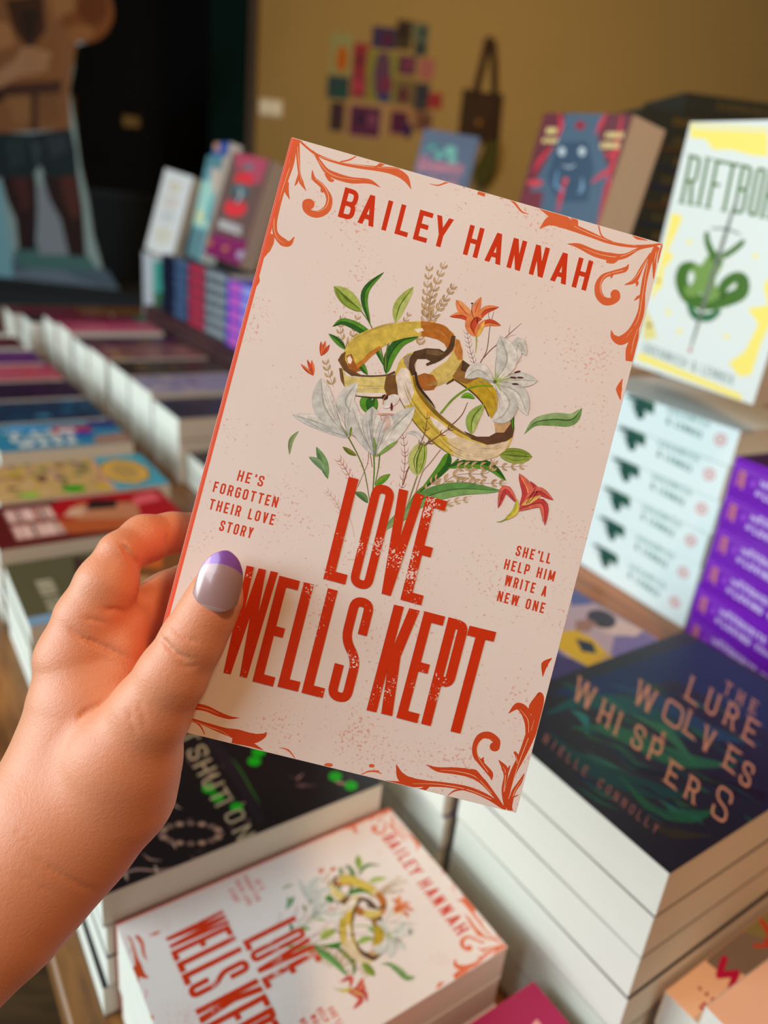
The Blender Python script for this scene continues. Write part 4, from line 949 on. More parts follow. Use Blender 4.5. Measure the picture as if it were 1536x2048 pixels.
# --- the large dark blue stack at the right
A = onbook(.138, .307, .300, .153, .229, .0317)
A.T(960, 1160, 2.306)
TE, TE2, NV, BRN = (18, 74, 78), (30, 92, 66), (18, 34, 74), (30, 18, 24)
A.poly([(330, 520), (1010, 280), (1330, 480), (1330, 700), (900, 460), (500, 560)], (20, 42, 84))
for pts, wd, c in (([(300, 620), (480, 560), (760, 600), (1000, 760)], [4, 60, 90, 10], TE), ([(420, 680), (620, 700), (900, 820), (1180, 860)], [4, 60, 80, 6], TE2), ([(320, 700), (500, 860), (760, 960), (1000, 1000)], [4, 70, 80, 6], (14, 58, 62)),
                   ([(600, 480), (820, 560), (1060, 700), (1300, 760)], [4, 70, 60, 6], (26, 62, 96)), ([(640, 900), (800, 1060), (980, 1090), (1090, 1060)], [4, 40, 60, 6], (24, 82, 56)), ([(700, 620), (860, 700), (1000, 860)], [4, 50, 6], (40, 104, 74)),
                   ([(420, 600), (480, 640), (500, 720)], [4, 40, 6], (30, 110, 110)), ([(760, 1120), (900, 1170), (1080, 1180)], [4, 50, 4], (44, 40, 30)), ([(1000, 900), (1150, 960), (1320, 1000)], [6, 60, 40], (26, 14, 26)), ([(620, 780), (760, 880), (900, 900)], [4, 40, 4], (16, 20, 40))):
    A.strip(pts, wd, c)
rr = random.Random(21)
for k in range(70):
    x, y = rr.uniform(360, 1250), rr.uniform(470, 1120); c = rr.choice([(18, 60, 64), (24, 84, 66), (16, 40, 70), (30, 96, 84), (34, 74, 50), (20, 30, 52)])
    l = rr.uniform(30, 110); A.strip([(x - l, y - l * .55), (x, y + rr.uniform(-24, 24)), (x + l, y + l * .5)], [1, rr.uniform(6, 20), 1], c)
TC = (196, 140, 112)
for s_, pts in (('THE', [(1122, 520), (1180, 560), (1240, 602)]), ('LURE', [(945, 545), (1032, 600), (1120, 660), (1208, 728)]), ('WOLVES', [(705, 560), (835, 640), (935, 700), (1010, 770), (1120, 860), (1190, 930)]),
                ('&', [(825, 740)]), ('WHISPERS', [(425, 545), (540, 650), (610, 705), (690, 760), (770, 820), (850, 930), (940, 1000), (1060, 1080)])):
    for ch, (x, y) in zip(s_, pts):
        sz = {'THE': 58, '&': 50}.get(s_, 108); 
        if s_ == 'WHISPERS' and ch in 'SP' and x > 1000: sz = 150
        ux_ = np.array((.80, .60)); vy_ = np.array((.30, -.954))
        put_glyph(A, ch, (x, y), ux_, vy_, sz * (.95 if ch in 'WO' else .25 if ch == 'I' else .56), sz, 11.5 if sz > 80 else 7, TC, serif=1)
for k, ch in enumerate('DANIELLE CONNOLLY'):
    if k > 1 and ch != ' ': x = 250 + (k - 1) * 36; put_glyph(A, ch, (x, 715 + (k - 1) * 29.5), np.array((.77, .63)), np.array((.45, -.89)), 24, 44, 6, (132, 86, 84))
LU = [('cover_print', art_mesh(A, 'cover_print', INK), 'copper serif title over teal and navy swirls')]
stack('thick navy paperback in the large stack at right', 'thick navy paperbacks', .138, .307, .300, .153, .229, .0317, 6, C('navy_teal', (22, 22, 38)), LU, seed=3, jit=.0004,
      top_label='thick dark navy paperback reading LURE, WOLVES and WHISPERS, on top of its stack')

# --- illustrated book behind it
A = onbook(.2965, .300, .308, .140, .216, .030)
A.T(960, 1160, 2.306)
A.poly([(420, 60), (700, 100), (880, 290), (600, 420), (480, 420), (360, 320), (300, 200)], (176, 156, 168)); A.poly([(400, 30), (560, 40), (520, 110), (420, 120)], (80, 90, 150)); A.poly([(620, 260), (760, 240), (860, 300), (700, 380), (600, 350)], (116, 104, 160))
A.poly([(500, 200), (640, 180), (780, 220), (720, 260), (600, 250)], (206, 184, 176)); A.ell(560, 180, 70, 40, (52, 44, 60), rot=.3); A.poly([(440, 190), (500, 180), (540, 200), (500, 240), (440, 236)], (150, 110, 96))
A.poly([(350, 240), (440, 230), (520, 270), (600, 350), (560, 440), (430, 360), (340, 300)], (204, 168, 24)); A.poly([(440, 270), (520, 290), (540, 340), (470, 330)], (30, 40, 60)); A.poly([(300, 330), (420, 360), (560, 440), (420, 520), (300, 500)], (62, 54, 104)); A.strip([(510, 380), (580, 350), (640, 370)], [8, 20, 6], (190, 150, 60)); A.strip([(530, 410), (600, 400), (650, 380)], [6, 14, 6], (200, 160, 70))
A.strip([(300, 500), (340, 490), (368, 450)], [16, 22, 16], (206, 160, 30))
PE = [('cover_print', art_mesh(A, 'cover_print', INK), 'figure in a yellow garment on a lilac ground')]
stack('lilac illustrated paperback behind the large navy stack', 'lilac illustrated paperbacks', .2965, .300, .308, .140, .216, .030, 6, C('lilac_art', (92, 88, 140)), PE, seed=4, top_label='lilac illustrated paperback showing a dark-haired figure in yellow')
# --- front right corner books
A = Art(None, (.129, .198)); A.poly([(0, 105), (129, 60), (129, 198), (0, 198)], (170, 24, 84), raw=True); TX(A, 'WHAT HURTS US', 18, 178, 62, 5, 1.0, (240, 180, 170))
pk = onH(1068, 1963, .435); pa, pb = ab(pk)
stack('magenta paperback at the bottom edge of the picture', 'magenta paperbacks', pa - .129, pb - .198, .435, .129, .198, .0183, 3, C('magenta', (206, 24, 74)), [('cover_print', art_mesh(A, 'cover_print', INK), None)], seed=5)
pk = onH(1308, 1958, .405); pa, pb = ab(pk)
A = onbook(.1335 - .140, pb, .405, .140, .216, .0283); A.T(1180, 1700, 4.315)
A.poly([(940, 850), (1000, 960), (1100, 1040), (1250, 1050), (1370, 1090), (1480, 1050), (1700, 1040), (1750, 800), (1750, 200), (1536, 390)], (128, 108, 92)); A.poly([(1060, 760), (1300, 700), (1500, 760), (1750, 700), (1750, 200), (1536, 390)], (136, 124, 74))
A.poly([(1470, 1050), (1536, 1000), (1700, 1000), (1750, 1200), (1600, 1250)], (80, 84, 160)); A.strip([(1440, 560), (1500, 640), (1580, 760)], [10, 40, 60], (196, 56, 26)); A.strip([(1410, 820), (1480, 830), (1600, 800)], [36, 30, 60], (196, 66, 34)); A.strip([(1500, 760), (1560, 820)], [20, 60], (196, 56, 26))
for q in (((1165, 915), (1110, 1092)), ((1092, 1082), (1290, 1062)), ((1262, 1056), (1215, 1205))): A.strip([q[0], q[1]], [62, 62], (186, 8, 62), n=1)
for ch, x, y in (('N', 925, 1195), ('E', 985, 1245), ('W', 1035, 1290)): put_glyph(A, ch, (x, y), np.array((.72, .69)), np.array((.70, -.71)), 34, 34, 9, (160, 36, 46))
put_glyph(A, 'S', (935, 1355), np.array((.72, .69)), np.array((.70, -.71)), 60, 70, 18, (186, 16, 60))
PW = [('cover_print', art_mesh(A, 'cover_print', INK), 'red star and magenta zigzag on an olive ground')]
stack('peach paperback with a magenta zigzag, by the navy stack', 'peach zigzag paperbacks', .1335 - .140, pb, .405, .140, .216, .0283, 3, C('peach', (240, 190, 150)), PW, seed=6)
A = Art(None, (.110, .178)); TX(A, 'NEW', 34, 20, 36, 8, 2, (170, 40, 50))
pk = onH(1412, 2010, .365); pa, pb = ab(pk)
M = frame(AB(pa - .0, pb, .405), -DA, DB, ZZ) @ Matrix.Rotation(math.radians(-2), 4, 'Z')
book('small_paperback_book', 'small peach paperback resting on the zigzag book, bottom right corner', None, M, .110, .065, .039, C('peach_plain', (236, 184, 150)), C('cream_spine', (232, 226, 206)), None, [('cover_print', art_mesh(A, 'cover_print', INK), None)])

# --- left column of the table
def col(lb, grp, a0, b0, H, w, h, n, cov, art, seed, **k):
    stack(lb, grp, a0, b0, H, w, h, (TOPH - H) / n, n, cov, [('cover_print', art_mesh(art, 'cover_print', INK), None)], seed=seed, **k)
A = seedart(.129, .198, 11, [(48, 34, 36), (30, 22, 26), (60, 46, 50), (20, 14, 18)])
col('black paperback between carved-title and olive stacks', 'black paperbacks', .468, .088, .412, .129, .198, 3, C('black_plain', (22, 18, 20)), A, 12)
A = Art(None, (.140, .216))      # olive and brown photographic cover
A.poly([(0, 0), (140, 0), (140, 216), (0, 216)], (88, 82, 58), raw=True); A.poly([(0, 100), (60, 90), (140, 120), (140, 216), (0, 216)], (122, 74, 36), raw=True); A.poly([(6, 70), (60, 60), (90, 90), (40, 110)], (64, 46, 40), raw=True)
A.poly([(0, 130), (50, 120), (70, 150), (20, 170)], (196, 92, 36), raw=True); A.poly([(70, 110), (130, 130), (110, 170)], (176, 130, 84), raw=True); TX(A, 'RIVER SONG', 50, 22, 70, 16, 4, (170, 160, 136)); A.poly([(122, 0), (140, 0), (140, 110), (122, 100)], (120, 150, 176), raw=True)
col('olive and brown paperback beside the index finger', 'olive paperbacks', .676, .098, .400, .140, .216, 4, C('olive', (92, 84, 62)), A, 13)
A = Art(None, (.128, .222))      # red cover with lovers and pale block title
A.poly([(0, 0), (128, 0), (128, 222), (0, 222)], (92, 24, 24), raw=True); A.poly([(0, 90), (50, 60), (90, 110), (128, 222), (0, 222)], (170, 16, 26), raw=True); A.poly([(20, 110), (60, 90), (96, 120), (90, 170), (40, 180)], (190, 120, 84), raw=True); A.poly([(64, 70), (110, 80), (120, 150), (90, 160)], (176, 84, 40), raw=True)
A.poly([(10, 130), (44, 110), (50, 150), (24, 160)], (46, 24, 24), raw=True); A.poly([(20, 180), (50, 176), (40, 214), (10, 210)], (220, 90, 96), raw=True); A.poly([(30, 100), (56, 84), (60, 104), (40, 118)], (210, 160, 130), raw=True)
for k, s_ in enumerate(('VOW OF', 'THORNS')):
    A.poly([(14 + k * 50, 22), (58 + k * 50, 22), (58 + k * 50, 78), (14 + k * 50, 74)], (176, 116, 104), raw=True); text(A, s_, (54 + k * 50, 24), (54 + k * 50, 76), (-34, 0), 5, (230, 190, 176), .3, True)
col('red paperback with an embracing couple', 'red romance paperbacks', .846, .098, .396, .128, .222, 4, C('red_romance', (110, 26, 28)), A, 14)
A = Art(None, (.140, .222))      # yellow patterned cover
rr = random.Random(3); A.poly([(0, 0), (140, 0), (140, 222), (0, 222)], (196, 156, 96), raw=True)
for i in range(70):
    x, y = rr.uniform(4, 136), rr.uniform(4, 150); A.ell(x, y, rr.uniform(3, 9), rr.uniform(3, 9), rr.choice([(206, 164, 20), (150, 110, 20), (110, 70, 60), (190, 130, 120), (90, 120, 60), (210, 170, 130), (140, 90, 110)]), raw=True, n=8)
A.ell(118, 96, 14, 16, (30, 150, 10), raw=True); A.ell(124, 40, 8, 12, (120, 190, 60), raw=True); A.poly([(0, 150), (140, 146), (140, 222), (0, 222)], (70, 160, 180), raw=True); A.ell(70, 178, 58, 36, (90, 90, 40), raw=True, n=8); A.ell(70, 178, 54, 33, (216, 166, 76), raw=True, n=8); A.ell(70, 178, 34, 18, (186, 146, 80), raw=True); A.strip([(0, 148), (70, 144), (140, 146)], [4, 5, 4], (216, 150, 120), raw=True)
col('yellow floral paperback with an oval medallion', 'yellow floral paperbacks', .986, .120, .396, .140, .222, 4, C('mustard', (196, 156, 96)), A, 15)
A = Art(None, (.135, .200))      # blue with white title
A.poly([(0, 0), (135, 0), (135, 200), (0, 200)], (46, 126, 158), raw=True); A.poly([(0, 40), (20, 20), (40, 60), (20, 110)], (12, 140, 200), raw=True); A.poly([(20, 100), (60, 90), (70, 150), (30, 160)], (180, 30, 50), raw=True); A.poly([(50, 110), (80, 100), (90, 150), (60, 150)], (24, 70, 160), raw=True); A.poly([(90, 150), (130, 140), (135, 200), (80, 200)], (160, 120, 100), raw=True); A.poly([(0, 160), (40, 150), (50, 200), (0, 200)], (40, 50, 120), raw=True)
for k, s_ in enumerate(('THE', 'FIRST', 'WAVE')): text(A, s_, (58 + k * 30, 20 + k * 6), (58 + k * 30, 130 - k * 6), (-22, 0), 6, (226, 220, 206), .3, True)
col('sky blue paperback with white stacked lettering', 'sky blue paperbacks', 1.192, .152, .398, .135, .200, 4, C('sky_blue', (46, 126, 158)), A, 16)
LEFT = [('dark teal paperback behind the sky blue one', 1.34, .150, .398, [(16, 66, 92), (24, 96, 130), (34, 30, 60), (14, 40, 60), (60, 130, 160)], (18, 50, 78)),
        ('deep purple paperback in the left column', 1.49, .150, .398, [(50, 16, 60), (34, 14, 44), (84, 30, 80), (20, 12, 30)], (40, 16, 50)),
        ('coral and lilac paperback at the left edge of the picture', 1.64, .145, .398, [(220, 70, 60), (200, 96, 110), (150, 70, 150), (230, 120, 90), (176, 40, 70)], (190, 80, 96)),
        ('violet paperback beyond the coral one at the left edge', 1.80, .140, .400, [(110, 40, 120), (90, 30, 90), (150, 70, 150)], (96, 40, 110)),
        ('maroon paperback near the far left end of the table', 1.96, .130, .398, [(96, 14, 34), (70, 10, 30), (120, 30, 50)], (92, 16, 36)),
        ('wine red paperback at the very end of the left column', 2.12, .120, .392, [(70, 14, 26), (100, 20, 40)], (80, 14, 30))]
for k, (lb, a_, b_, H_, pal, base) in enumerate(LEFT):
    col(lb, lb.split(' in ')[0].split(' be')[0] + ' stack', a_, b_, H_, .135, .200, 4, C('left_%d' % k, base), seedart(.135, .200, 40 + k, pal, 24), 20 + k)
# --- second column: white page edges facing the window
SEC = [('charcoal paperback in the second column', .93, .470, .445, [(40, 34, 40), (60, 50, 60), (26, 22, 30)], (34, 28, 36)),
       ('slate paperback with pale marks, nearest the held book', 1.075, .470, .432, [(50, 46, 60), (70, 64, 84), (34, 30, 44)], (44, 40, 54)),
       ('dark indigo paperback in the second column', 1.216, .470, .400, [(52, 48, 70), (34, 30, 48), (76, 68, 80), (40, 40, 90), (22, 18, 26)], (40, 36, 52)),
       ('lavender grey paperback in the second column', 1.36, .470, .392, [(140, 132, 160), (170, 160, 178), (106, 98, 126), (190, 170, 168)], (150, 140, 164)),
       ('black and gold paperback in the second column', 1.505, .470, .392, [(70, 54, 36), (50, 38, 30), (140, 106, 40), (84, 62, 40)], (62, 46, 38)),
       ('tan and plum paperback in the second column', 1.66, .468, .392, [(170, 120, 104), (120, 66, 104), (180, 134, 70), (96, 50, 80)], (144, 94, 86)),
       ('purple and ochre paperback in the second column', 1.80, .466, .396, [(92, 44, 84), (120, 90, 40), (70, 30, 60)], (90, 46, 76)),
       ('rose pink paperback in the second column', 1.955, .464, .388, [(206, 80, 116), (220, 110, 140), (160, 34, 70), (210, 90, 120)], (210, 92, 122)),
       ('crimson paperback at the far end of the second column', 2.11, .462, .396, [(130, 20, 60), (90, 16, 44)], (124, 22, 60)),
       ('black paperback beside the green one at the far end', 2.27, .400, .392, [(26, 30, 34), (50, 50, 54)], (28, 30, 36)),
       ('dark magenta paperback at the far left end', 2.44, .380, .398, [(110, 16, 54), (70, 12, 40)], (104, 16, 52)),
       ('green covered paperback in front of the white slipcase', 2.30, .66, .395, [(30, 84, 60), (70, 120, 90), (40, 70, 60)], (44, 96, 72))]
for k, (lb, a_, b_, H_, pal, base) in enumerate(SEC):
    w_ = .135; b_ = .450 if a_ < 1.2 else b_; h_ = .165 if a_ < 1.2 else (.200 if k > 8 else .232)
    if 1.2 <= a_ < 2.2: b_ -= .034; H_ -= .028
    col(lb, lb.split(' in ')[0].split(' at ')[0].split(' be')[0].split(' with')[0] + ' stack', a_, b_, H_, w_, h_, 2 if H_ > .42 else 3, C('second_%d' % k, base), seedart(w_, h_, 80 + k, pal, 26), 50 + k)

# --- spine-out stacks on the near riser
def spine_obj(A): return [('spine_print', art_mesh(A, 'spine_print', INK), None)]
def SA(t):      # spine art runs from the head (x = 0) to the foot, y up the thickness, in mm
    return Art(None)
def spart(a0, b0, H, t, yaw):
    M = frame(AB(a0, b0, H + t), DB, DA, ZZ) @ Matrix.Rotation(yaw, 4, 'Z'); sm = spine_map(M)
    A = Art(lambda x, y: (lambda q: (-q[0], q[1]))(sm(x, y)), (-.215, .0008, 0, t - .0008)); A.T(1060, 740, 3.227)
    return A
tW = .0358; YR = math.radians(-5)
A = spart(.367, .672, .160, tW, YR); GRN = (24, 76, 64)
A.ell(735, 225, 46, 40, GRN); A.ell(712, 285, 30, 34, GRN); A.ell(775, 235, 30, 44, (30, 84, 60)); A.strip([(615, 168), (670, 185), (730, 215)], [8, 30, 50], GRN); A.strip([(640, 215), (690, 222), (740, 240)], [6, 22, 40], GRN); A.strip([(680, 130), (700, 170), (735, 215)], [6, 24, 40], GRN); A.strip([(800, 285), (775, 260), (740, 230)], [10, 24, 40], GRN); A.ell(772, 158, 22, 18, (222, 212, 130)); A.ell(735, 170, 16, 12, (60, 100, 60))
A.ell(700, 250, 34, 30, GRN); A.strip([(640, 160), (690, 190), (720, 230)], [10, 26, 40], GRN); A.strip([(800, 230), (770, 200), (740, 190)], [10, 30, 30], (52, 100, 80)); A.ell(745, 180, 24, 20, GRN)
text(A, 'GRENWICH', (884, 276), (1150, 376), (12, -44), 7.5, (120, 160, 152), .34); text(A, '& LENNOX', (876, 344), (1104, 446), (12, -44), 9, (96, 138, 130), .34)
for r_, c_ in ((40, (214, 96, 88)), (30, (226, 238, 238)), (18, (214, 96, 88)), (9, (226, 238, 238))): A.ell(1228, 450, r_, r_ * 1.02, c_)
wsp = spine_obj(A); WSC = C('white_satin', (226, 236, 234), rough=.3)
stack('white-spined paperback with a green emblem', 'white-spined paperbacks on the riser', .367, .672, .160, .14, .215, tW, 6, WSC, None, WSC, wsp, seed=31, flip=True, base=.375, yaw=YR, jit=.0018)
tP = .0317
A = spart(.142, .612, .172, tP, YR); A.clip = (-.2, .0008, 0, tP - .0008)
A.strip([(1285, 625), (1265, 740)], [5, 5], (170, 96, 214)); A.strip([(1300, 590), (1650, 760)], [6, 6], (156, 84, 206)); A.strip([(1295, 612), (1650, 784)], [3, 3], (176, 110, 220))
for dx, dy in ((0, -44), (-6, -20), (-12, 6), (-18, 30)): A.strip([(1335 + dx, 712 + dy), (1368 + dx, 700 + dy), (1402 + dx, 722 + dy)], [6, 14, 6], (204, 116, 110))
A.strip([(1385, 655), (1362, 770)], [14, 14], (206, 122, 104)); A.ell(1440, 735, 20, 24, (150, 70, 200))
LV = (226, 206, 244)
text(A, 'THE', (1480, 748), (1526, 770), (8, -32), 6, LV, .3); text(A, 'EXQUISITE TORMENT', (1536, 768), (2100, 1060), (11, -46), 10, LV, .34); text(A, 'OF', (1452, 808), (1486, 826), (8, -32), 6, LV, .3); text(A, 'LOVING YOUR FOE', (1500, 838), (2010, 1104), (11, -46), 10, LV, .34)
psp = spine_obj(A); PPC = C('violet', (116, 22, 176), rough=.28)
A = Art(None, (.135, .2)); A.poly([(0, 0), (135, 0), (135, 200), (0, 200)], (58, 22, 80), raw=True)
stack('violet-spined paperback with white capitals', 'violet-spined paperbacks on the riser', .142, .612, .172, .135, .200, tP, 6, PPC, [('cover_print', art_mesh(A, 'cover_print', INK), None)], PPC, psp, seed=32, flip=True, base=.375, yaw=YR, jit=.0015)

# --- far spine-out stacks
FS = 1.16
def far(lb, grp, a0, b0, H, w, h, t, n, colr, prints, base, seed):
    a0, b0, H, w, h, t, base = [q * FS for q in (a0, b0, H, w, h, t, base)]; prints = [(p_[0] * FS, p_[1] * FS, p_[2], p_[3]) for p_ in prints]
    A = Art(None)
    for (x0, x1, c, s_) in prints:
        A.strip([(-h * 1000 + x0, t * 500), (-h * 1000 + x1, t * 500)], [t * 780] * 2, c, raw=True, n=1)
        if s_: TX(A, s_, -h * 1000 + x0 + 4, t * 280, x1 - x0 - 8, t * 420, 2.2, (206, 206, 204))
    stack(lb, grp, a0, b0, H, w, h, t, n, C(grp, colr), None, None, spine_obj(A), base=base, flip=True, seed=seed)
far('charcoal-spined paperback with a red band', 'red-banded spines on the far riser', 1.405, .606, .151, .13, .215, 0.0219, 6, (52, 62, 70), [(0, 88, (176, 44, 70), None), (96, 205, (92, 104, 114), 'CARISSA')], .283, 41)
far('cobalt-spined paperback with pink capitals', 'cobalt spines on the far riser', 1.262, .600, .158, .13, .140, .0249, 5, (50, 56, 190), [(10, 66, (190, 90, 180), None), (70, 130, (150, 150, 214), None)], .283, 42)
far('navy-spined paperback beyond the red-banded stack', 'navy spines on the far riser', 1.625, .612, .154, .13, .190, .0214, 6, (18, 26, 48), [(90, 170, (70, 96, 130), None)], .283, 43)

# ------------------------------------------------------------------ books standing face-out
def standing(name, lb, pos, u, v, w, h, t, cover, art, spine=None, grp=None):
    u = Vector(u); v = Vector(v); n = u.cross(v).normalized()
    M = frame(Vector(pos) + EYE - n * t, u, v)
    A = Art(cover_map(M, t), (w, h)); art(A)
    return book(name, lb, grp, M, w, h, t, cover, spine, None, [('cover_print', art_mesh(A, 'cover_print', INK), None)])
def rift(A):
    A.T(1000, 160, 2.866)
    GD = (250, 226, 112); LG = (226, 224, 200)  # gold foil's reflection is put into this brighter flat ink colour
    A.poly([(1095, 250), (1536, 270), (1536, 440), (1440, 430), (1330, 400), (1220, 400), (1180, 340), (1090, 330)], GD); A.poly([(1110, 262), (1536, 284), (1536, 300), (1110, 280)], LG)
    A.poly([(985, 760), (1050, 780), (1000, 900), (960, 980), (1000, 1010), (940, 1080), (930, 1180), (860, 1260), (900, 1120), (940, 960)], GD); A.poly([(830, 1300), (880, 1400), (900, 1480), (820, 1490)], (230, 212, 130)); A.ell(855, 1405, 16, 14, (170, 130, 60)); A.ell(905, 1150, 12, 10, (170, 130, 60))
    A.poly([(800, 1560), (1380, 1800), (1390, 1840), (780, 1600)], GD); A.poly([(1536, 1130), (1510, 1180), (1536, 1290), (1420, 1310), (1480, 1400), (1400, 1560), (1310, 1620), (1370, 1700), (1440, 1690), (1500, 1500), (1600, 1300)], GD)
    for k in range(14):
        a_ = k / 14 * 2 * PI; A.strip([(1200 + 120 * math.cos(a_), 1180 + 120 * math.sin(a_)), (1200 + 300 * math.cos(a_), 1180 + 300 * math.sin(a_))], [3, 1], (236, 216, 150))
    for x, y in ((1465, 1010), (1300, 1470), (1030, 1440), (965, 1330), (1085, 930)): A.ell(x, y, 16, 14, GD)
    G_ = (66, 108, 26); GL = (118, 150, 70)
    ux_ = np.array((.985, .17)); vy_ = np.array((.20, -.98))
    for k, ch in enumerate('RIFTBORN'):
        x = 1030 + (0, 92, 150, 220, 300, 385, 462, 545)[k]; put_glyph(A, ch, (x, 706 + k * 14), ux_, vy_, (72, 30, 60, 66, 66, 60, 68, 68)[k], 285, 19, G_, serif=1)
    A.strip([(1120, 1060), (1060, 1080), (1040, 1150), (1080, 1240), (1180, 1280), (1290, 1260), (1380, 1220), (1390, 1150), (1350, 1130), (1290, 1170), (1250, 1250)], [40, 70, 74, 80, 84, 84, 80, 74, 60, 60, 50], G_)
    A.strip([(1110, 1065), (1150, 1120), (1120, 1200), (1060, 1210)], [56, 70, 76, 50], GL); A.strip([(1080, 1280), (1120, 1350), (1200, 1360), (1260, 1320)], [30, 50, 50, 30], (52, 110, 66))
    A.strip([(1230, 1260), (1180, 1150), (1230, 1040), (1270, 1000)], [80, 110, 104, 50], GL); A.strip([(1260, 1060), (1220, 1000), (1190, 930), (1184, 870)], [50, 44, 36, 26], G_); A.strip([(1280, 1010), (1330, 980), (1380, 940), (1400, 915)], [36, 34, 34, 14], G_)
    A.strip([(1365, 650), (1300, 860), (1200, 1180), (1110, 1480), (1090, 1540)], [10, 22, 26, 14, 3], (112, 116, 104)); A.strip([(1210, 850), (1300, 855), (1380, 885)], [8, 12, 8], (84, 96, 80)); A.ell(1090, 1550, 12, 14, (200, 120, 110))
    text(A, 'GRENWICH & LENNOX', (815, 1560), (1335, 1752), (10, -56), 6.5, (120, 138, 130), .25)
WHC = C('white_gold', (228, 230, 224), rough=.25, coat=.3)
standing('display_book', 'large white and gold paperback with green serpents round a sword, standing face-out', (0.2424, 0.8035, -0.1272), (.487, -.872, -.02), (.014, -.043 + .03, .999), .153, .229, .030, WHC, rift)
def thick(A):
    A.T(1000, 160, 2.866)
    R_, R2, SL = (196, 44, 62), (130, 30, 44), (70, 90, 110)
    A.poly([(380, 190), (600, 190), (560, 330), (640, 560), (560, 900), (200, 900), (170, 640), (300, 400)], SL); A.poly([(330, 360), (500, 350), (540, 500), (500, 700), (330, 700), (270, 560)], (48, 70, 92))
    for pts in ([(340, 190), (350, 260), (330, 330)], [(610, 190), (580, 250), (550, 310)], [(300, 380), (230, 460), (190, 530)], [(660, 490), (590, 540), (520, 590)], [(380, 560), (350, 660), (330, 760)], [(700, 200), (660, 420), (600, 640)], [(600, 420), (640, 430), (690, 400)]): A.strip(pts, [10, 26, 8], R_)
    A.poly([(600, 600), (700, 560), (640, 900), (540, 900)], (166, 40, 56)); A.ell(460, 260, 30, 26, (140, 30, 44)); A.ell(200, 590, 46, 22, (190, 60, 70)); A.poly([(130, 640), (250, 640), (200, 900), (100, 900)], (110, 40, 52))
    for x, y in ((355, 410), (470, 410)): A.ell(x, y, 20, 26, (180, 190, 196))
    A.strip([(360, 490), (400, 500), (430, 485)], [5, 9, 5], (180, 190, 200)); A.strip([(330, 520), (320, 600), (370, 640)], [6, 14, 6], (110, 150, 180)); A.strip([(470, 560), (470, 620), (450, 650)], [6, 24, 10], (110, 140, 168)); A.ell(375, 575, 16, 12, (220, 70, 90))
    for (x, y, w_, c_) in ((262, 300, 60, 34), (240, 352, 86, 26), (600, 325, 104, 34), (572, 385, 110, 36)):
        text(A, 'KING' if w_ < 100 else 'CURSE', (x, y + 8), (x + w_, y + 8), (8, -c_), 9, (222, 196, 130), .2)
standing('display_book', 'very thick red and slate blue paperback with cream fore-edge, standing face-out', (.1059, .9814, -.0888), (.5634, -.8251, -.0427), (.1388, .0436, .9894), .135, .21, .055, C('dark_red', (96, 26, 40)), thick)
def blue(A):
    A.T(500, 0, 2.743)
    for x, y, r_ in ((1000, 800, 20), (1040, 850, 26), (1100, 830, 34), (1110, 880, 24), (970, 820, 12)): A.ell(x, y, r_, r_ * .9, (120, 190, 176))
    A.strip([(950, 830), (1010, 790), (1060, 860)], [8, 20, 8], (60, 130, 130)); text(A, 'RUINOUS', (918, 935), (1160, 965), (14, -60), 13, (204, 130, 146), .2); A.ell(955, 880, 24, 28, (204, 120, 140)); A.ell(955, 880, 12, 14, (96, 112, 136)); text(A, 'LOVE', (910, 1020), (1130, 1050), (14, -60), 13, (204, 130, 146), .2)
standing('display_book', 'slate blue paperback with mint and pink lettering, standing behind the held book', (-.0293, 1.8494, -.0161), (.971, -.232, -.065), (.132, .286, .949), .129, .198, .026, C('slate_blue', (92, 108, 134)), blue)
def maroon(A):
    A.T(240, 260, 4.042)
    A.poly([(930, 180), (1200, 240), (1130, 440), (1080, 430), (1000, 300), (940, 330)], (176, 70, 92)); A.ell(1000, 400, 76, 62, (214, 50, 58)); A.ell(970, 490, 80, 66, (70, 92, 96)); A.ell(930, 630, 90, 70, (220, 50, 60)); A.ell(945, 560, 40, 40, (84, 70, 80)); A.ell(1040, 300, 46, 26, (110, 110, 118)); A.strip([(960, 460), (980, 510), (945, 590)], [10, 24, 12], (170, 176, 180))
    text(A, 'DUSKFALL', (795, 790), (975, 850), (12, -70), 13, (196, 190, 190), .15); A.poly([(760, 830), (1075, 910), (1020, 1120), (650, 1010)], (124, 26, 84)); A.ell(730, 915, 22, 22, (190, 100, 70)); A.ell(850, 960, 26, 20, (190, 110, 70)); A.strip([(740, 880), (850, 905), (1000, 940)], [4, 8, 4], (166, 80, 130)); A.ell(980, 1010, 40, 34, (170, 150, 180))
standing('display_book', 'maroon paperback with red moons and a plum band, standing on the red-banded stack', tuple(np.array((-.4365, 1.6501, -.1292)) * FS), (.718, -.69, -.094), (.246, .124, .961), .135 * FS, .21 * FS, .044, C('maroon_taupe', (104, 76, 72)), maroon)
def wht(A):
    A.T(240, 260, 4.042)
    for x, y, r_, c in ((440, 460, 40, (222, 190, 130)), (410, 580, 50, (226, 200, 180)), (390, 700, 52, (206, 206, 200)), (350, 850, 56, (226, 206, 150)), (440, 600, 20, (230, 170, 150)), (370, 690, 20, (180, 186, 200))): A.ell(x, y, r_, r_, c); A.ell(x, y, r_ * .6, r_ * .6, (226, 226, 224))
k_ = 1.30
standing('display_book', 'white paperback with a pale gold ornament, leaning on the white slipcase', tuple(np.array((-.676, 1.9898, -.1592)) * k_), (.73, -.675, -.111), (.24, .10, .966), .129 * k_, .198 * k_, .030, C('white_ornate', (232, 230, 228)), wht)
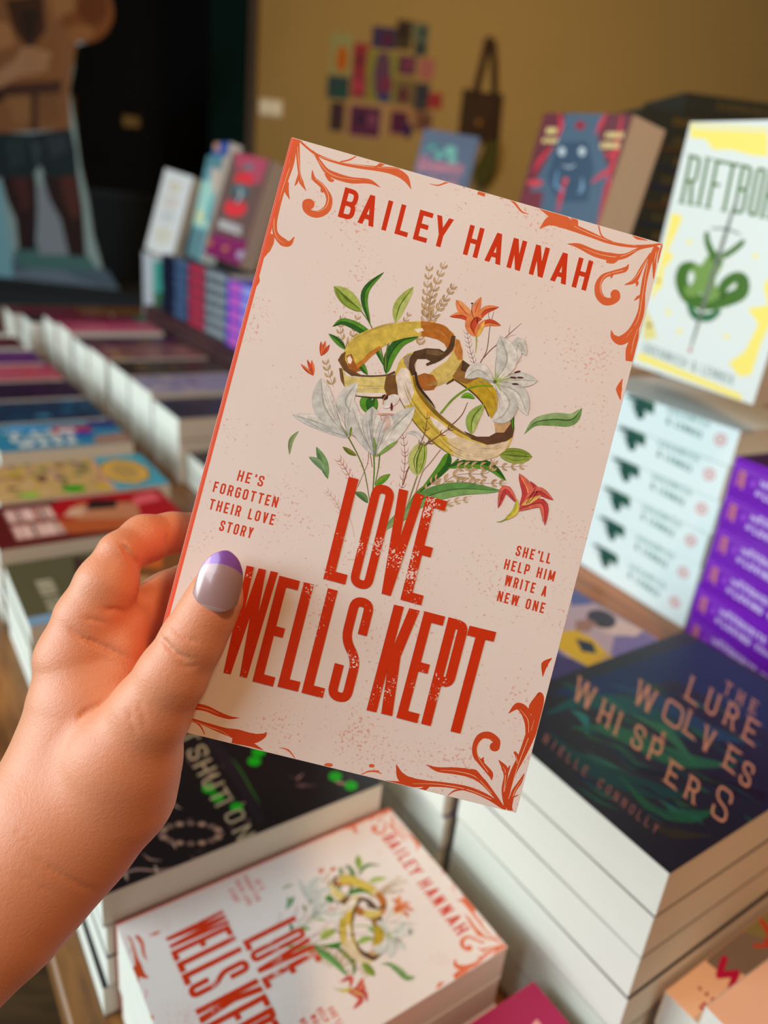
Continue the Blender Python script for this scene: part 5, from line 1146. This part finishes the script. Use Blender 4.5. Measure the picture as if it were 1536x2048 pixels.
def teal(A):
    A.T(240, 260, 4.042)
    A.poly([(700, 200), (850, 215), (830, 330), (690, 300)], (92, 140, 150)); A.poly([(640, 420), (790, 380), (760, 620), (700, 800), (570, 760), (590, 560)], (176, 220, 206)); A.poly([(740, 300), (820, 330), (770, 560), (740, 440)], (216, 190, 176)); A.poly([(740, 540), (780, 500), (720, 740), (680, 740)], (60, 170, 186)); A.poly([(560, 800), (700, 820), (620, 1070), (540, 1020)], (104, 140, 146)); A.ell(650, 700, 40, 60, (220, 226, 180))
k_ = 1.08 * FS
standing('display_book', 'pale teal paperback seen at a slant between white and maroon ones', tuple(np.array((-.4725, 1.65, -.1352)) * k_), (.471, -.882, -.011), (.187, .087, .978), .129 * k_, .198 * k_, .036, C('teal_pale', (110, 160, 170)), teal)
P_ = Vector(np.array((-.4725, 1.65, -.1352)) * 1.16 * FS)
standing('display_book', 'tall blue and peach paperback behind the pale teal one', (P_.x + .01, P_.y + .02, -.166), (.471, -.882, -.011), (.187, .087, .978), .160, .286, .034, C('blue_tall', (50, 90, 170)), lambda A: (A.T(240, 260, 4.042), A.poly([(740, 60), (815, 70), (800, 190), (730, 150)], (206, 150, 120)), A.poly([(700, 130), (760, 150), (730, 240), (690, 220)], (60, 150, 190))))
def bly(A):
    A.T(240, 260, 4.042); A.poly([(1200, 600), (1240, 480), (1300, 600), (1180, 900), (1150, 800)], (226, 206, 170)); A.ell(1290, 370, 30, 30, (150, 120, 180)); A.poly([(1060, 1080), (1100, 950), (1180, 960), (1120, 1120)], (226, 206, 140))
standing('display_book', 'cobalt blue and cream paperback mostly hidden behind the held book', tuple((Vector(AB(1.262, .625, .148)) - EYE + Vector((.012, 0, 0))) * FS), (.66, -.75, -.05), (.22, .11, .968), .14, .23, .034, C('cobalt', (58, 66, 200)), bly)

# white slipcase with a teal front, under the leaning white book
p = Vector(np.array((-.7462, 2.2344, 0)) * 1.15); dz = CAMZ - TOPH
M = Matrix.Translation((p.x, p.y, dz)) @ Matrix.Rotation(math.radians(26), 4, 'Z')
b_ = empty('book_slipcase', M); tag(b_, 'white slipcase with a teal and green front, standing at the far end of the table', 'slipcase')
hb = .49 - .228; wv = mat('white_card', (224, 228, 236), .5)
box('case_body', 0, .139, 0, .18, 0, hb, wv, b_, .002)
A = Art(None, (.131, hb)); A.poly([(8, 40), (124, 40), (124, hb * 1000 - 14), (8, hb * 1000 - 14)], (84, 196, 184), raw=True); A.poly([(8, 20), (124, 20), (124, 142), (8, 146)], (78, 140, 104), raw=True)
o = A.build('front_panel_print', b_, 0, INK); o.matrix_local = Matrix.Translation((.002, -.0006, 0)) @ Matrix.Rotation(PI / 2, 4, 'X')

# supports: plain stacks under the standing books
def plain(lb, grp, a0, b0, H, base, w, h, n, colr, seed): stack(lb, grp, a0, b0, H, w, h, (base - H) / n, n, C(grp, colr), None, None, None, base=base, seed=seed, jit=.001)
plain('taupe paperback in the stack under the very thick red book', 'taupe paperbacks on the riser', .62, .672, .101, .375, .15, .215, 8, (120, 96, 84), 61)
riser('tall narrow riser carrying the slate blue book', 1.36, 1.66, 1.04, 1.24, .028, 8)
# stack of dark books at the upper right
dkc = C('forest_black', (34, 38, 26), rough=.6); dkp = C('dark_sprayed_pages', (40, 36, 24), rough=.7)
u_ = Vector((math.cos(math.radians(8)), math.sin(math.radians(8)), 0)); n_ = ZZ.cross(u_)
p0 = at(1294, 215, 1.30); p1 = at(1376, 186, 1.30)
tD = .0275; topz = p0.z
for k in range(-1, 12):
    off = p0 + u_ * (((p1 - p0).dot(u_)) if k == -1 else (.004 * ((k * 7) % 5 - 2)))
    z = topz - (k + 1) * tD
    M = frame(Vector((off.x, off.y, z)), n_, -u_, ZZ) @ Matrix.Translation((0, -.235, 0))
    A = Art(None); TX(A, ('DARKWOOD', 'EVERNIGHT')[k % 2], -180, 9, 90, 10, 2.2, ((120, 88, 30), (96, 80, 40))[k % 2], gap=.3)
    if k > 0: A.strip([(-235, 4), (-100, 4)], [4, 4], ((30, 34, 70), (90, 56, 24), (24, 40, 60))[k % 3], raw=True, n=1)
    book('dark_paperback_book', ('dark green-black book jutting to the right, very top of the dark stack' if k == -1 else 'dark green-black book, %s below the jutting one in its stack' % ('first second third fourth fifth sixth seventh eighth ninth tenth eleventh twelfth'.split()[k])), 'dark books at the upper right',
         M, .155, .235, tD * .985, dkc, dkc, None, None, spine_obj(A), dkp, edge=0)
DZ = topz - 12 * tD
riser('tall wooden crate under the dark stack at the upper right', .56, .96, 1.10, 1.46, CAMZ - DZ, 9)

# ------------------------------------------------------------------ the hand (one continuous skin)
def cam_pt(px, py, d):      # camera axes: right, down, forward, in metres
    return np.array(((px - 768) / F * d, (py - 1024) / F * d, d))
def chain(pts): return [(cam_pt(x, y, d), r * d / F) for x, y, d, r in pts]      # r in photograph pixels at that depth
TH = chain([(446, 1138, .2365, 36), (430, 1195, .2350, 53), (410, 1235, .2345, 57), (385, 1280, .2340, 62), (345, 1350, .2345, 69), (300, 1425, .2370, 80), (245, 1520, .2420, 108), (190, 1590, .2450, 120)])
IX = chain([(400, 1062, .2830, 38), (345, 1066, .2775, 40), (290, 1078, .2690, 47), (240, 1108, .2590, 43), (214, 1168, .2565, 60), (180, 1240, .2560, 68), (160, 1320, .2560, 80)])
PM = chain([(160, 1320, .2560, 84), (182, 1420, .2560, 122), (168, 1520, .2540, 138), (112, 1655, .2470, 158), (-5, 1805, .2380, 152), (-150, 1950, .2280, 152), (-330, 2130, .2150, 158), (-440, 2240, .2090, 160)])
TN = chain([(240, 1520, .2440, 112), (225, 1575, .2470, 124), (160, 1640, .2450, 130), (60, 1730, .2420, 150)])
MD = chain([(400, 1150, .2840, 38), (335, 1190, .2800, 46), (280, 1225, .2720, 52), (240, 1280, .2660, 60), (200, 1370, .2640, 90)])
RN = chain([(430, 1225, .2850, 36), (360, 1262, .2850, 42), (290, 1300, .2800, 50), (240, 1350, .2730, 70), (200, 1430, .2700, 100)])
PK = chain([(430, 1310, .2840, 32), (370, 1345, .2860, 38), (300, 1380, .2840, 46), (250, 1430, .2790, 66), (200, 1500, .2700, 100)])
BULGE = [(cam_pt(262, 1248, .2620), 40 * .262 / F), (cam_pt(236, 1300, .2570), 56 * .257 / F), (cam_pt(225, 1370, .2540), 62 * .254 / F)]
allp = [p for ch in (TH, IX, PM, TN, MD, RN, PK) for p in ch]
lo = np.min([p - r for p, r in allp], 0) - .004; hi = np.max([p + r for p, r in allp], 0) + .004
STEP = .00072
ax_ = [np.arange(lo[k], hi[k], STEP, dtype=np.float32) for k in range(3)]
X, Y, Z = np.meshgrid(*ax_, indexing='ij')
def cone(a, ra, b, rb):
    d = (b - a).astype(np.float32); L2 = float(d @ d)
    px_, py_, pz_ = X - np.float32(a[0]), Y - np.float32(a[1]), Z - np.float32(a[2])
    t = np.clip((px_ * d[0] + py_ * d[1] + pz_ * d[2]) / L2, 0, 1)
    return np.sqrt((px_ - t * d[0])**2 + (py_ - t * d[1])**2 + (pz_ - t * d[2])**2) - (ra + (rb - ra) * t)
def smin(a, b, k):
    h = np.maximum(k - np.abs(a - b), 0) / k
    return np.minimum(a, b) - h * h * k * .25
def limb(ch, k=.0025):
    D = None
    for (a, ra), (b, rb) in zip(ch[:-1], ch[1:]):
        c = cone(a, ra, b, rb); D = c if D is None else smin(D, c, k)
    return D
body = smin(limb(PM), limb(IX), .004)
for c_, r_ in BULGE: body = smin(body, np.sqrt((X - c_[0])**2 + (Y - c_[1])**2 + (Z - c_[2])**2).astype(np.float32) - r_, .004)
for ch, k in ((MD, .0025), (RN, .0025), (PK, .0025)): body = smin(body, limb(ch), k)
thumb = smin(limb(TH), limb(TN), .006)
D = smin(body, thumb, .0035)
def crease(pts, r, depth):
    """shallow fold pressed into the skin along pts (px, py, depth)"""
    C_ = np.array([cam_pt(*p) for p in pts]); w_ = .0042
    i0 = np.maximum(((C_.min(0) - w_ - lo) / STEP).astype(int), 0); i1 = np.minimum(((C_.max(0) + w_ - lo) / STEP).astype(int) + 1, D.shape)
    sl = tuple(slice(a, b) for a, b in zip(i0, i1)); g = None
    x, y, z = X[sl], Y[sl], Z[sl]; n_ = len(C_)
    for k in range(n_ - 1):
        a, d = C_[k], C_[k + 1] - C_[k]; t = np.clip(((x - a[0]) * d[0] + (y - a[1]) * d[1] + (z - a[2]) * d[2]) / max(float(d @ d), 1e-12), 0, 1)
        fade = min(1, 3.2 * min(k + .7, n_ - 1.3 - k) / n_)
        c = ((x - a[0] - t * d[0]) ** 2 + (y - a[1] - t * d[1]) ** 2 + (z - a[2] - t * d[2]) ** 2); c = fade * np.exp(-c / (.00085 ** 2)); g = c if g is None else np.maximum(g, c)
    D[sl] += (1.5 * depth * g).astype(np.float32)
def surf_d(px, py):
    """depth where the sight line meets the skin"""
    for d in np.arange(.19, .30, .0006):
        p = cam_pt(px, py, d); i = ((p - lo) / STEP).astype(int)
        if (i >= 0).all() and (i < np.array(D.shape)).all() and D[i[0], i[1], i[2]] < 0: return d
    return .25
def fold(pts, depth=.0006, r=.0001):
    q = spline(pts, max(4, int(math.dist(pts[0], pts[-1]) / 6 / (len(pts) - 1))))
    crease([(x, y, surf_d(x, y)) for x, y in q], r, depth)
fold([(322, 1268), (332, 1284), (348, 1302), (368, 1314), (388, 1320)], .0009)
fold([(346, 1252), (360, 1268), (380, 1280), (400, 1284)], .0004)
fold([(352, 1320), (375, 1332), (396, 1332)], .0004)
fold([(130, 1250), (165, 1275), (200, 1290), (232, 1305), (262, 1322)], .0009)
fold([(165, 1236), (190, 1240), (222, 1252)], .0005)
fold([(206, 1218), (232, 1220), (250, 1226)], .0008)
fold([(238, 1082), (252, 1102), (272, 1124), (280, 1140)], .0010)
fold([(333, 1070), (338, 1090), (336, 1108)], .0008)
fold([(40, 1700), (100, 1735), (160, 1770), (210, 1790)], .00035)
fold([(0, 1735), (60, 1760), (120, 1800)], .00025)
fold([(10, 1640), (60, 1680), (110, 1705)], .0002)
fold([(256, 1420), (268, 1445), (272, 1470)], .0004); fold([(276, 1400), (290, 1430), (286, 1460)], .0003)
fold([(225, 1384), (200, 1408), (170, 1425), (158, 1440)], .0010)
# keep the skin clear of the book it holds
fwv = np.array(M_ := [list(rt), list(-up), list(fw)])
Rb = fwv @ np.array(HM.to_3x3()); tb_ = fwv @ np.array(HM.translation - EYE)
px_, py_, pz_ = X - np.float32(tb_[0]), Y - np.float32(tb_[1]), Z - np.float32(tb_[2])
loc = [px_ * Rb[0, k] + py_ * Rb[1, k] + pz_ * Rb[2, k] for k in range(3)]
e = [np.maximum(-.0006 - loc[0], loc[0] - HW), np.maximum(-loc[1], loc[1] - HH), np.maximum(-.0003 - loc[2], loc[2] - HT - .0006)]
bk = np.maximum(np.maximum(e[0], e[1]), e[2])
D = np.maximum(D, -bk)
del px_, py_, pz_, loc, e, bk

def surface_nets(D, lo, step):
    s = D < 0; nx, ny, nz = D.shape
    cnt = np.zeros((nx-1, ny-1, nz-1), np.int8); acc = np.zeros((nx-1, ny-1, nz-1, 3), np.float32)
    for axn in range(3):
        a = [slice(None)] * 3; b = [slice(None)] * 3; a[axn] = slice(0, -1); b[axn] = slice(1, None)
        a, b = tuple(a), tuple(b)
        cross = s[a] != s[b]; da, db = D[a], D[b]
        t = np.where(cross, da / np.where(cross, da - db, 1), 0).astype(np.float32)
        o1, o2 = [k for k in range(3) if k != axn]
        for i in (0, 1):
            for j in (0, 1):
                sl = [slice(None)] * 3
                sl[o1] = slice(i, D.shape[o1] - 1 + i); sl[o2] = slice(j, D.shape[o2] - 1 + j)
                c = cross[tuple(sl)]; cnt += c
                off = [0, 0, 0]; off[o1] = i; off[o2] = j
                acc[..., o1] += c * i; acc[..., o2] += c * j; acc[..., axn] += np.where(c, t[tuple(sl)], 0)
    ok = cnt > 0; idx = -np.ones(cnt.shape, np.int64); I = np.argwhere(ok); idx[ok] = np.arange(len(I))
    V = (I + acc[ok] / cnt[ok][:, None]) * step + lo
    Fs = []
    for axn in range(3):
        a = [slice(None)] * 3; b = [slice(None)] * 3; a[axn] = slice(0, -1); b[axn] = slice(1, None)
        cross = s[tuple(a)] != s[tuple(b)]; E = np.argwhere(cross)
        o1, o2 = (axn + 1) % 3, (axn + 2) % 3
        E = E[(E[:, o1] > 0) & (E[:, o2] > 0) & (E[:, o1] < D.shape[o1] - 1) & (E[:, o2] < D.shape[o2] - 1)]
        def g(i, j):
            q = E.copy(); q[:, o1] -= i; q[:, o2] -= j; return idx[q[:, 0], q[:, 1], q[:, 2]]
        Q_ = np.stack([g(1, 1), g(0, 1), g(0, 0), g(1, 0)], 1)
        ins = s[E[:, 0], E[:, 1], E[:, 2]]
        Q_[~ins] = Q_[~ins][:, ::-1]; Fs.append(Q_)
    return V, np.concatenate(Fs)
HV, HF = surface_nets(D, lo, STEP)
A3 = np.array([list(rt), list(-up), list(fw)])      # rows: camera axes in the world
# the forearm runs on towards its owner
q0 = cam_pt(-175, 1975, .2262); axd = cam_pt(-330, 2130, .2150) - cam_pt(-5, 1805, .2380); axd /= np.linalg.norm(axd)
s_ = np.maximum((HV - q0) @ axd, 0); HW0 = HV.copy(); HV = HV + (s_ * 4.0)[:, None] * axd + (s_ ** 2 * 3.0)[:, None] * np.array((0, .4, -.6))
HWD = HV @ A3 + np.array(EYE)
me = bpy.data.meshes.new('person')
me.vertices.add(len(HWD)); me.vertices.foreach_set('co', HWD.astype(np.float32).ravel())
me.loops.add(HF.size); me.loops.foreach_set('vertex_index', HF[:, ::-1].astype(np.int32).ravel())
me.polygons.add(len(HF)); me.polygons.foreach_set('loop_start', np.arange(0, HF.size, 4, dtype=np.int32)); me.polygons.foreach_set('use_smooth', [True] * len(HF))
me.update(); me.validate()
# redder skin over joints, finger pads and folds
def near(px, py, d, r): return np.exp(-((HV - cam_pt(px, py, d)) ** 2).sum(1) / (r * r))
red = .9 * near(440, 1235, .226, .006) + .35 * near(360, 1300, .226, .008) + .35 * near(270, 1240, .255, .013) + .5 * near(300, 1090, .262, .012) + .5 * near(230, 1390, .245, .010) + .3 * near(330, 1180, .275, .014) + .35 * near(215, 1100, .25, .008) + .3 * near(250, 1500, .235, .02) + .35 * near(140, 1280, .245, .012)
at_ = me.color_attributes.new('flush', 'FLOAT_COLOR', 'POINT')
buf = np.ones((len(HV), 4), np.float32); buf[:, 0] = np.clip(red * .75, 0, 1); at_.data.foreach_set('color', buf.ravel())
skin, nt, p = nodes('skin'); L = nt.links.new
at2 = nt.nodes.new('ShaderNodeAttribute'); at2.attribute_name = 'flush'
tc = nt.nodes.new('ShaderNodeTexCoord'); n1 = nt.nodes.new('ShaderNodeTexNoise'); n1.inputs['Scale'].default_value = 90; n1.inputs['Detail'].default_value = 4
L(tc.outputs['Object'], n1.inputs['Vector'])
m1 = nt.nodes.new('ShaderNodeMix'); m1.data_type = 'RGBA'; m1.inputs[6].default_value = rgb((226, 188, 146)); m1.inputs[7].default_value = rgb((218, 174, 132)); L(n1.outputs['Fac'], m1.inputs[0])
m2 = nt.nodes.new('ShaderNodeMix'); m2.data_type = 'RGBA'; L(at2.outputs['Color'], m2.inputs[0]); L(m1.outputs[2], m2.inputs[6]); m2.inputs[7].default_value = rgb((214, 132, 96)); L(m2.outputs[2], p.inputs['Base Color'])
n2 = nt.nodes.new('ShaderNodeTexVoronoi'); n2.inputs['Scale'].default_value = 1900; L(tc.outputs['Object'], n2.inputs['Vector'])
n3 = nt.nodes.new('ShaderNodeTexNoise'); n3.inputs['Scale'].default_value = 700; n3.inputs['Detail'].default_value = 3; mpn = nt.nodes.new('ShaderNodeMapping'); mpn.inputs['Scale'].default_value = (1, 1, 1.4); L(tc.outputs['Object'], mpn.inputs[0]); L(mpn.outputs[0], n3.inputs['Vector'])
ad = nt.nodes.new('ShaderNodeMath'); ad.operation = 'MULTIPLY_ADD'; ad.inputs[1].default_value = .5; L(n2.outputs['Distance'], ad.inputs[0]); L(n3.outputs['Fac'], ad.inputs[2])
bp = nt.nodes.new('ShaderNodeBump'); bp.inputs['Strength'].default_value = .24; bp.inputs['Distance'].default_value = .0006; L(ad.outputs[0], bp.inputs['Height']); L(bp.outputs[0], p.inputs['Normal'])
p.inputs['Roughness'].default_value = .48; p.inputs['Subsurface Weight'].default_value = .14; p.inputs['Subsurface Radius'].default_value = (1, .4, .25); p.inputs['Subsurface Scale'].default_value = .0022
me.materials.append(skin)
hand = bpy.data.objects.new('person', me); COL.objects.link(hand)
tag(hand, 'left hand and wrist of a person pinching the pink paperback, thumb in front', 'person')
sm_ = hand.modifiers.new('smooth', 'SMOOTH'); sm_.factor = .5; sm_.iterations = 2

# thumb nail: long almond nail, pearly grey-pink with a violet tip
def nail():
    n, mm = 90, 60
    b0, t0 = np.array((424., 1222.)), np.array((456., 1101.)); ax2 = (t0 - b0); L_ = np.linalg.norm(ax2); ax2 /= L_; sd = np.array((-ax2[1], ax2[0]))      # sd: towards the right in the picture
    V = []; Cc = []; Fc = []
    for side in (0, 1):
        for j in range(n + 1):
            v = j / n
            half = 46.5 * min(1, (max(v, 0.0) / .20) ** .42 if v < .20 else 1) * (1 if v < .42 else max(0, 1 - ((v - .42) / .58) ** 2.3) ** .62)
            half = max(half, .4)
            for i in range(mm + 1):
                s = -1 + 2 * i / mm
                q = b0 + ax2 * L_ * v + sd * half * s
                x = half * s / 46.5
                dep = .2247 + .0052 * (1 - math.sqrt(max(0, 1 - .80 * x * x))) + .0016 * (v - .35) ** 2 * 3 + (.0010 * max(0, v - .6)) - .0006 * v
                if v < .06: dep += .0006 * (1 - v / .06)
                if side: dep += .0007
                V.append(cam_pt(q[0], q[1], dep) @ A3 + np.array(EYE))
    def colr(j, i):
        v = j / n; s = -1 + 2 * i / mm
        return rgb((132, 76, 156)) if v > .62 + .14 * math.sqrt(max(0, 1 - s * s)) else (rgb((164, 128, 126)) if v > .06 else rgb((200, 164, 160)))
    N = (n + 1) * (mm + 1)
    for side in (0, 1):
        for j in range(n):
            for i in range(mm):
                a = side * N + j * (mm + 1) + i; f = (a, a + 1, a + mm + 2, a + mm + 1)
                Fc.append(f if side == 0 else f[::-1]); Cc.append(colr(j, i))
    for j in range(n):
        for i in (0, mm):
            a = j * (mm + 1) + i; f = (a, a + mm + 1, N + a + mm + 1, N + a); Fc.append(f if i == 0 else f[::-1]); Cc.append(colr(j, i))
    for i in range(mm):
        for j in (0, n):
            a = j * (mm + 1) + i; f = (a, N + a, N + a + 1, a + 1); Fc.append(f if j == 0 else f[::-1]); Cc.append(colr(min(j, n - 1), i))
    return V, Fc, Cc
nm, nt, p = nodes('pearl_nail_varnish'); a_ = nt.nodes.new('ShaderNodeAttribute'); a_.attribute_name = 'ink'; nt.links.new(a_.outputs['Color'], p.inputs['Base Color'])
p.inputs['Roughness'].default_value = .3; p.inputs['Coat Weight'].default_value = .6; p.inputs['Coat Roughness'].default_value = .08; p.inputs['Metallic'].default_value = .2
p.inputs['Thin Film Thickness'].default_value = 420; p.inputs['Thin Film IOR'].default_value = 1.5
V, Fc, Cc = nail()
no = mesh_obj('thumb_nail', V, Fc, nm, hand, True, Cc)
no['label'] = 'glossy pearly lilac almond nail with a violet tip'
